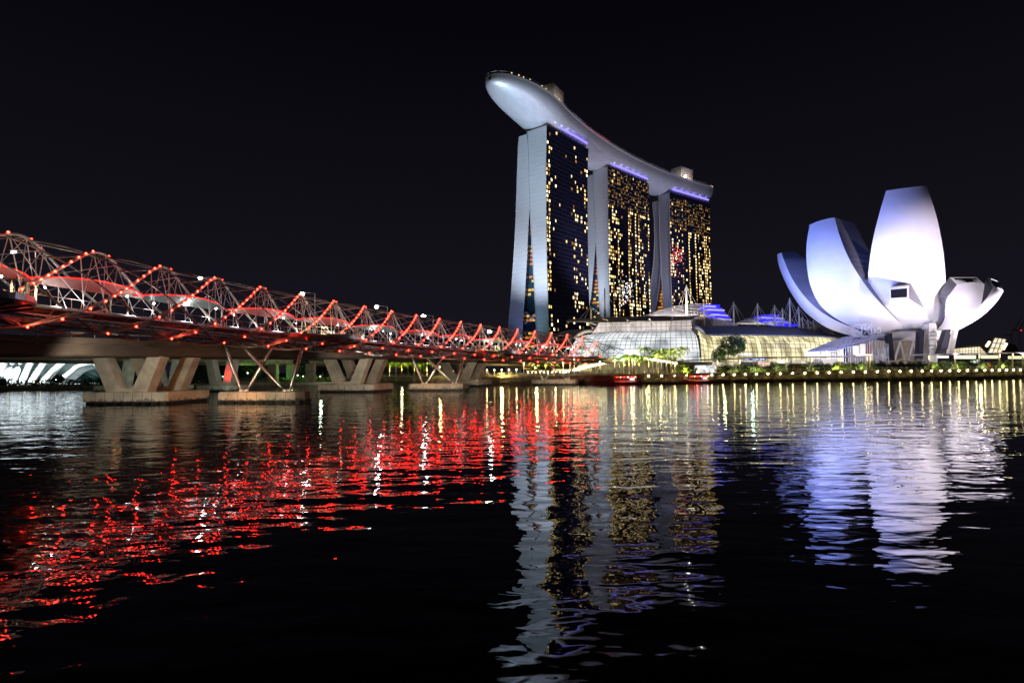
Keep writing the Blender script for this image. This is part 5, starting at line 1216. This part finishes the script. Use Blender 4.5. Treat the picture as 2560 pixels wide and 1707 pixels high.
lampwalk('lamp_walkway', 'walkway roof with a falling string of lamps behind the palms', W(1600, 894, 258), W(1690, 908, 226), 14, .34, 9)
lampwalk('lamp_walkway', 'walkway roof with a dazzling row of lamps behind the farthest pier', W(1408, 931, 232), W(1515, 907, 240), 18, .32, 9)
lampwalk('lamp_walkway', 'short lit walkway roof left of the dazzling one behind the pier', W(1320, 931, 238), W(1400, 930, 236), 9, .2, 6)
lw = MB(); lw.quad(W(1385, 928, 262), W(1480, 928, 262), W(1480, 908, 262), W(1385, 908, 262)); tag(lw.build('lit_shopfront', litglass('pier_shops', (.35, .28, .1), (1, .92, .6), 1.3, .35, (1, 1, 1))), 'long bright shop window behind the farthest tripod pier', 'shopfront')
# shelters
def shelter(label, uv, posts, depth_=4.5, loc_u=0):
    rows = [(u, v, shore(u).y + 2.4) for u, v in uv]; a = W(*rows[0]); t_ = thing('promenade_shelter', label, 'shelter', (a.x, a.y, landz(a.x))); inv = Matrix.Translation(-Vector(t_.location))
    def ad_(mb, nm, m, sm=False, p=None):
        o = mb.build(nm, m, None, sm); o.parent = p or t_
        if p is None: o.matrix_parent_inverse = inv
        return o
    P_ = [W(*r) for r in rows]; P_ = resample(P_, 24); r = MB(); d_ = Vector((0, depth_, .25)); z = Vector((0, 0, .32))
    r.grid([[q, q + z, q + z + d_, q + d_] for q in P_], close=True); ad_(r, 'roof', WHITE)
    for i in range(0, 25, 2): q = P_[i]; ad_(MB().tube([q + Vector((0, .3, -.12)), q + d_ + Vector((0, -.3, -.12))], .09, 4), 'rafter', THIN)
    for u in posts:
        v = interp(uv, u); D = shore(u).y + 3.2; q = W(u, v, D); b = Vector((q.x, D, landz(q.x)))
        po = ad_(MB().tube([b, Vector((b.x, b.y, q.z))], .30, 8), 'post', E_BEIGE, True); ad_(MB().box(b.x - .16, b.x + .16, b.y - .42, b.y - .34, q.z - 1.6, q.z - .15), 'post_lamp', emi('post_glow', (1, .88, .5), 3.2) if 'post_glow' not in bpy.data.materials else bpy.data.materials['post_glow'], False, po)
        point((b.x, b.y - 1.0, q.z - 1.2), 80, (1, .84, .42), .2)
shelter('long pale flat-roofed shelter on posts in front of the glass vault and museum foyer', [(1684, 905), (1740, 902), (1850, 898), (1950, 895), (2100, 893), (2192, 890)], [1687, 1793, 1849, 1966, 2028, 2100, 2167, 2175])
shelter('pale flat-roofed shelter on posts at the right edge of the promenade', [(2288, 889), (2350, 887), (2450, 884.5), (2600, 882)], [2321, 2388, 2447, 2498, 2531, 2556])
# kiosk and lit terrace behind first shelter
kb = at(1768, 14); tag(MB().box(kb.x - 4.5, kb.x + 4.5, kb.y, kb.y + 4, kb.z, kb.z + 3.2).build('kiosk', litglass('kiosk_glow', (.35, .38, .4), (1, 1, 1), 1.3, .8, (1, 1, 1))), 'small brightly lit white kiosk under the left end of the shelter', 'kiosk')
# strolling people
for i, (u, bk, bi, lab) in enumerate([(1499, 2, 4, 'left one of two people standing together on the bare promenade'), (1503, 2, 0, 'right one of two people standing together on the bare promenade'), (1206, 2, 9, 'person in pale clothes walking under the bridge, left of two'), (1221, 2, 3, 'person in rust-coloured clothes walking under the bridge, right of two'), (1278, 2, 5, 'person in pale clothes beside the lamp posts under the bridge'), (2022, 3, 7, 'person in rust clothes walking by a lit shelter post')]):
    person(at(u, bk), i * 1.3, bi, lab, None, 1.15)

# ------------------------------------------------------------------ tour boats and landing stage
def boat(label, x, y, rz, sgn, Lh):
    t_ = thing('tour_boat', label, 'boat', (x, y, 0), None, rz)
    G = []; n = 14
    for i in range(n + 1):
        s_ = i / n * 2 - 1; wd = 1.7 * (1 - abs(s_) ** 3.2) + .05; sheer = .75 + .75 * abs(s_) ** 2.5; xx = s_ * Lh / 2
        G.append([(xx, -wd, sheer), (xx, -wd * .92, .35), (xx, -wd * .5, -.45), (xx, wd * .5, -.45), (xx, wd * .92, .35), (xx, wd, sheer), (xx, wd * .8, sheer - .08), (xx, -wd * .8, sheer - .08)])
    MB().grid(G, close=True).build('hull', REDP, t_)
    c = MB(); zz = .7; a, b = -Lh * .34, Lh * .30
    for k in range(9):
        xx = lerp(a, b, k / 8)
        for yy in (-1.25, 1.25): c.tube([(xx, yy, zz), (xx, yy, 2.75)], .05, 4)
    c.box(a, b, -1.25, -1.2, .7, 1.25); c.box(a, b, 1.2, 1.25, .7, 1.25); c.build('cabin', WHITE, t_)
    MB().box(a - .5, b + .5, -1.55, 1.55, 2.75, 2.92).box(a - .2, b + .2, -1.2, 1.2, 2.92, 3.05).build('roof', REDP, t_)
    for k in range(6): xx = lerp(a + .5, b - .5, k / 5); MB().ball((xx, -1.45, 2.62), .11, 6, 4).build('cabin_lamp', [E_RED, E_WARM, E_WHITE][[0, 1, 0, 2, 0, 1][k]], t_)
    MB().box(a, b, -1.58, -1.56, 2.66, 2.74).build('red_light_strip', emi('boat_strip', (1, .04, .03), 5), t_)
    w_ = MB(); w_.box(b * .3, b * .8, -1.28, -1.26, 1.4, 2.3); w_.build('cabin_window', emi('boat_window', (1, .8, .8), 1.2), t_)
    for k in (-1, 1): MB().tube([(k * Lh * .42, -1.3, .5), (k * Lh * .42, -1.45, .5)], .32, 8).build('tyre_fender', RUBBER, t_)
    v = Matrix.Rotation(rz, 3, 'Z') @ Vector((-Lh * .15, -3.0, 2.2)); point((x + v.x, y + v.y, v.z), 120, (1, .12, .08), .2)
    v = Matrix.Rotation(rz, 3, 'Z') @ Vector((Lh * .2, -2.6, 2.6)); point((x + v.x, y + v.y, v.z), 60, (1, .8, .7), .2)
q = W(1567, 962, 206); boat('red lit tour boat moored left of the landing stage', q.x, 207.5, .02, 1, 12.0)
q = W(1744, 960, 216); boat('red tour boat moored right of the landing stage, with dark hull', q.x, 214.5, .05, 1, 11.5)
pq = W(1665, 957, 213); tag(MB().box(pq.x - 9, pq.x + 6.5, 211, 215.5, -.4, .6).build('landing_stage', mat('pontoon', (.06, .06, .06), .7)), 'dark floating landing stage between the two red boats', 'pontoon')
gwy = MB(); a = W(1665, 950, 214); b = W(1712, 950, 214); a.z = 1.0; b.z = 2.6; n = 8
for sd in (0, 1.4):
    o_ = Vector((0, sd, 0)); top = Vector((0, 0, 1.3)); gwy.tube([a + o_, b + o_], .07, 5); gwy.tube([a + o_ + top, b + o_ + top], .07, 5)
    for k in range(n):
        p0 = a.lerp(b, k / n) + o_; p1 = a.lerp(b, (k + .5) / n) + o_ + top; p2 = a.lerp(b, (k + 1) / n) + o_; gwy.tube([p0, p1], .05, 4); gwy.tube([p1, p2], .05, 4)
tag(gwy.build('gangway', THIN), 'white trussed gangway leading down to the landing stage', 'gangway')

# ------------------------------------------------------------------ right edge background
pv = thing('glass_pavilion', 'low glowing glass pavilion with tilted lit entrance screen beyond the museum', 'pavilion', (at(2430, 60)))
def pvb(mb, nm, m): o = mb.build(nm, m); o.parent = pv; o.matrix_parent_inverse = Matrix.Translation(-Vector(pv.location)); return o
LP = litglass('pavilion_glow', (.75, .6, .38), (1, .88, .62), 1.15, .2, (1, 1, 1))
D = 330
pvb(MB().hexa([W(2365, 886, D), W(2468, 886, D), W(2468, 886, D + 18), W(2365, 886, D + 18), W(2368, 873, D), W(2450, 866.5, D), W(2450, 866.5, D + 18), W(2368, 873, D + 18)]), 'glass_hall', LP)
pf = MB()
for k in range(12): u = 2370 + k * 7.4; pf.tube([W(u, 886, D - .2), W(min(u, 2452), interp([(2368, 873), (2450, 866.5)], u), D - .2)], .12, 4)
pf.tube([W(2366, 879, D - .2), W(2462, 877, D - .2)], .12, 4); pvb(pf, 'mullion_grid', MULL)
S4 = [W(2470, 882, D), W(2503, 884, D), W(2516, 848, D + 6), W(2486, 844, D + 6)]
pvb(MB().quad(*S4), 'lit_screen', litglass('screen_glow', (.8, .55, .22), (1, .9, .7), 1.2, .25, (1, 1, 1)))
fr = MB()
for f in (0, .33, .66, 1): fr.tube([S4[0].lerp(S4[1], f), S4[3].lerp(S4[2], f)], .3, 4); fr.tube([S4[0].lerp(S4[3], f), S4[1].lerp(S4[2], f)], .3, 4)
pvb(fr, 'screen_frame', mat('screen_frame', (.4, .34, .2), .6))
for (a, b) in (((2466, 866), (2474, 854)), ((2508, 873), (2516, 858))): pvb(MB().tube([W(*a, D - 2), W(*b, D - 2)], .7, 6), 'light_bar', emi('light_bar', (1, .85, .6), 3))
pvb(MB().add([W(2380, 872, 352), W(2440, 861, 352), W(2480, 851, 352), W(2540, 862, 352), W(2550, 888, 352), W(2380, 888, 352)], [(0, 1, 2, 3, 4, 5)]).add([W(2380, 872, 352), W(2440, 861, 352), W(2480, 851, 352), W(2540, 862, 352), W(2540, 866, 380), W(2480, 856, 380), W(2440, 866, 380), W(2380, 876, 380)], [(0, 1, 6, 7), (1, 2, 5, 6), (2, 3, 4, 5)]), 'hill_roof', mat('hill_roof', (.05, .045, .035), .8))
for i, (u0, u1, v0, v1) in enumerate([(2340, 2372, 889, 895), (2385, 2440, 888, 897), (2452, 2500, 888, 896), (2520, 2560, 890, 897)]):
    pvb(MB().quad(W(u0, v1, D - 25), W(u1, v1, D - 25), W(u1, v0, D - 25), W(u0, v0, D - 25)), 'shop_window', emi('pav_shop%d' % i, [(1, .95, .9), (1, .9, .7), (1, .85, .55), (1, .9, .5)][i], 1.2))
point(W(2450, 882, D - 14), 2200, (1, .8, .45), 1)
for i, (u, vt, rd_) in enumerate([(2528, 838, 0), (2548, 826, 1)]):
    D = 620; base = W(u, 890, D); base.z = 4.5; top = W(u, vt, D)
    t_ = thing('tower_crane', ['faint dark tower crane at the right edge, left one', 'faint dark tower crane at the right edge, right one with a red lamp'][i], 'crane', base)
    h = top.z - base.z; m_ = MB()
    for sx_, sy_ in ((-1, -1), (1, -1), (1, 1), (-1, 1)): m_.tube([(sx_ * .9, sy_ * .9, 0), (sx_ * .9, sy_ * .9, h)], .16, 4)
    for k in range(int(h / 3)): m_.tube([(-.9, -.9, k * 3), (.9, -.9, k * 3 + 3)], .12, 4)
    m_.build('mast', mat('crane_steel', (.25, .16, .13), .7), t_); j = MB(); e = Vector((12, 0, h + 20)); j.tube([(0, 0, h), e], .4, 4); j.tube([(-1, 0, h + 1.6), e], .2, 4); j.tube([(0, 0, h), (-7, 0, h + 1)], .5, 4); j.build('jib', bpy.data.materials['crane_steel'], t_)
    if rd_: MB().ball((1, -1.5, h), .7, 6, 4).build('red_lamp', bpy.data.materials['red_rim'], t_)
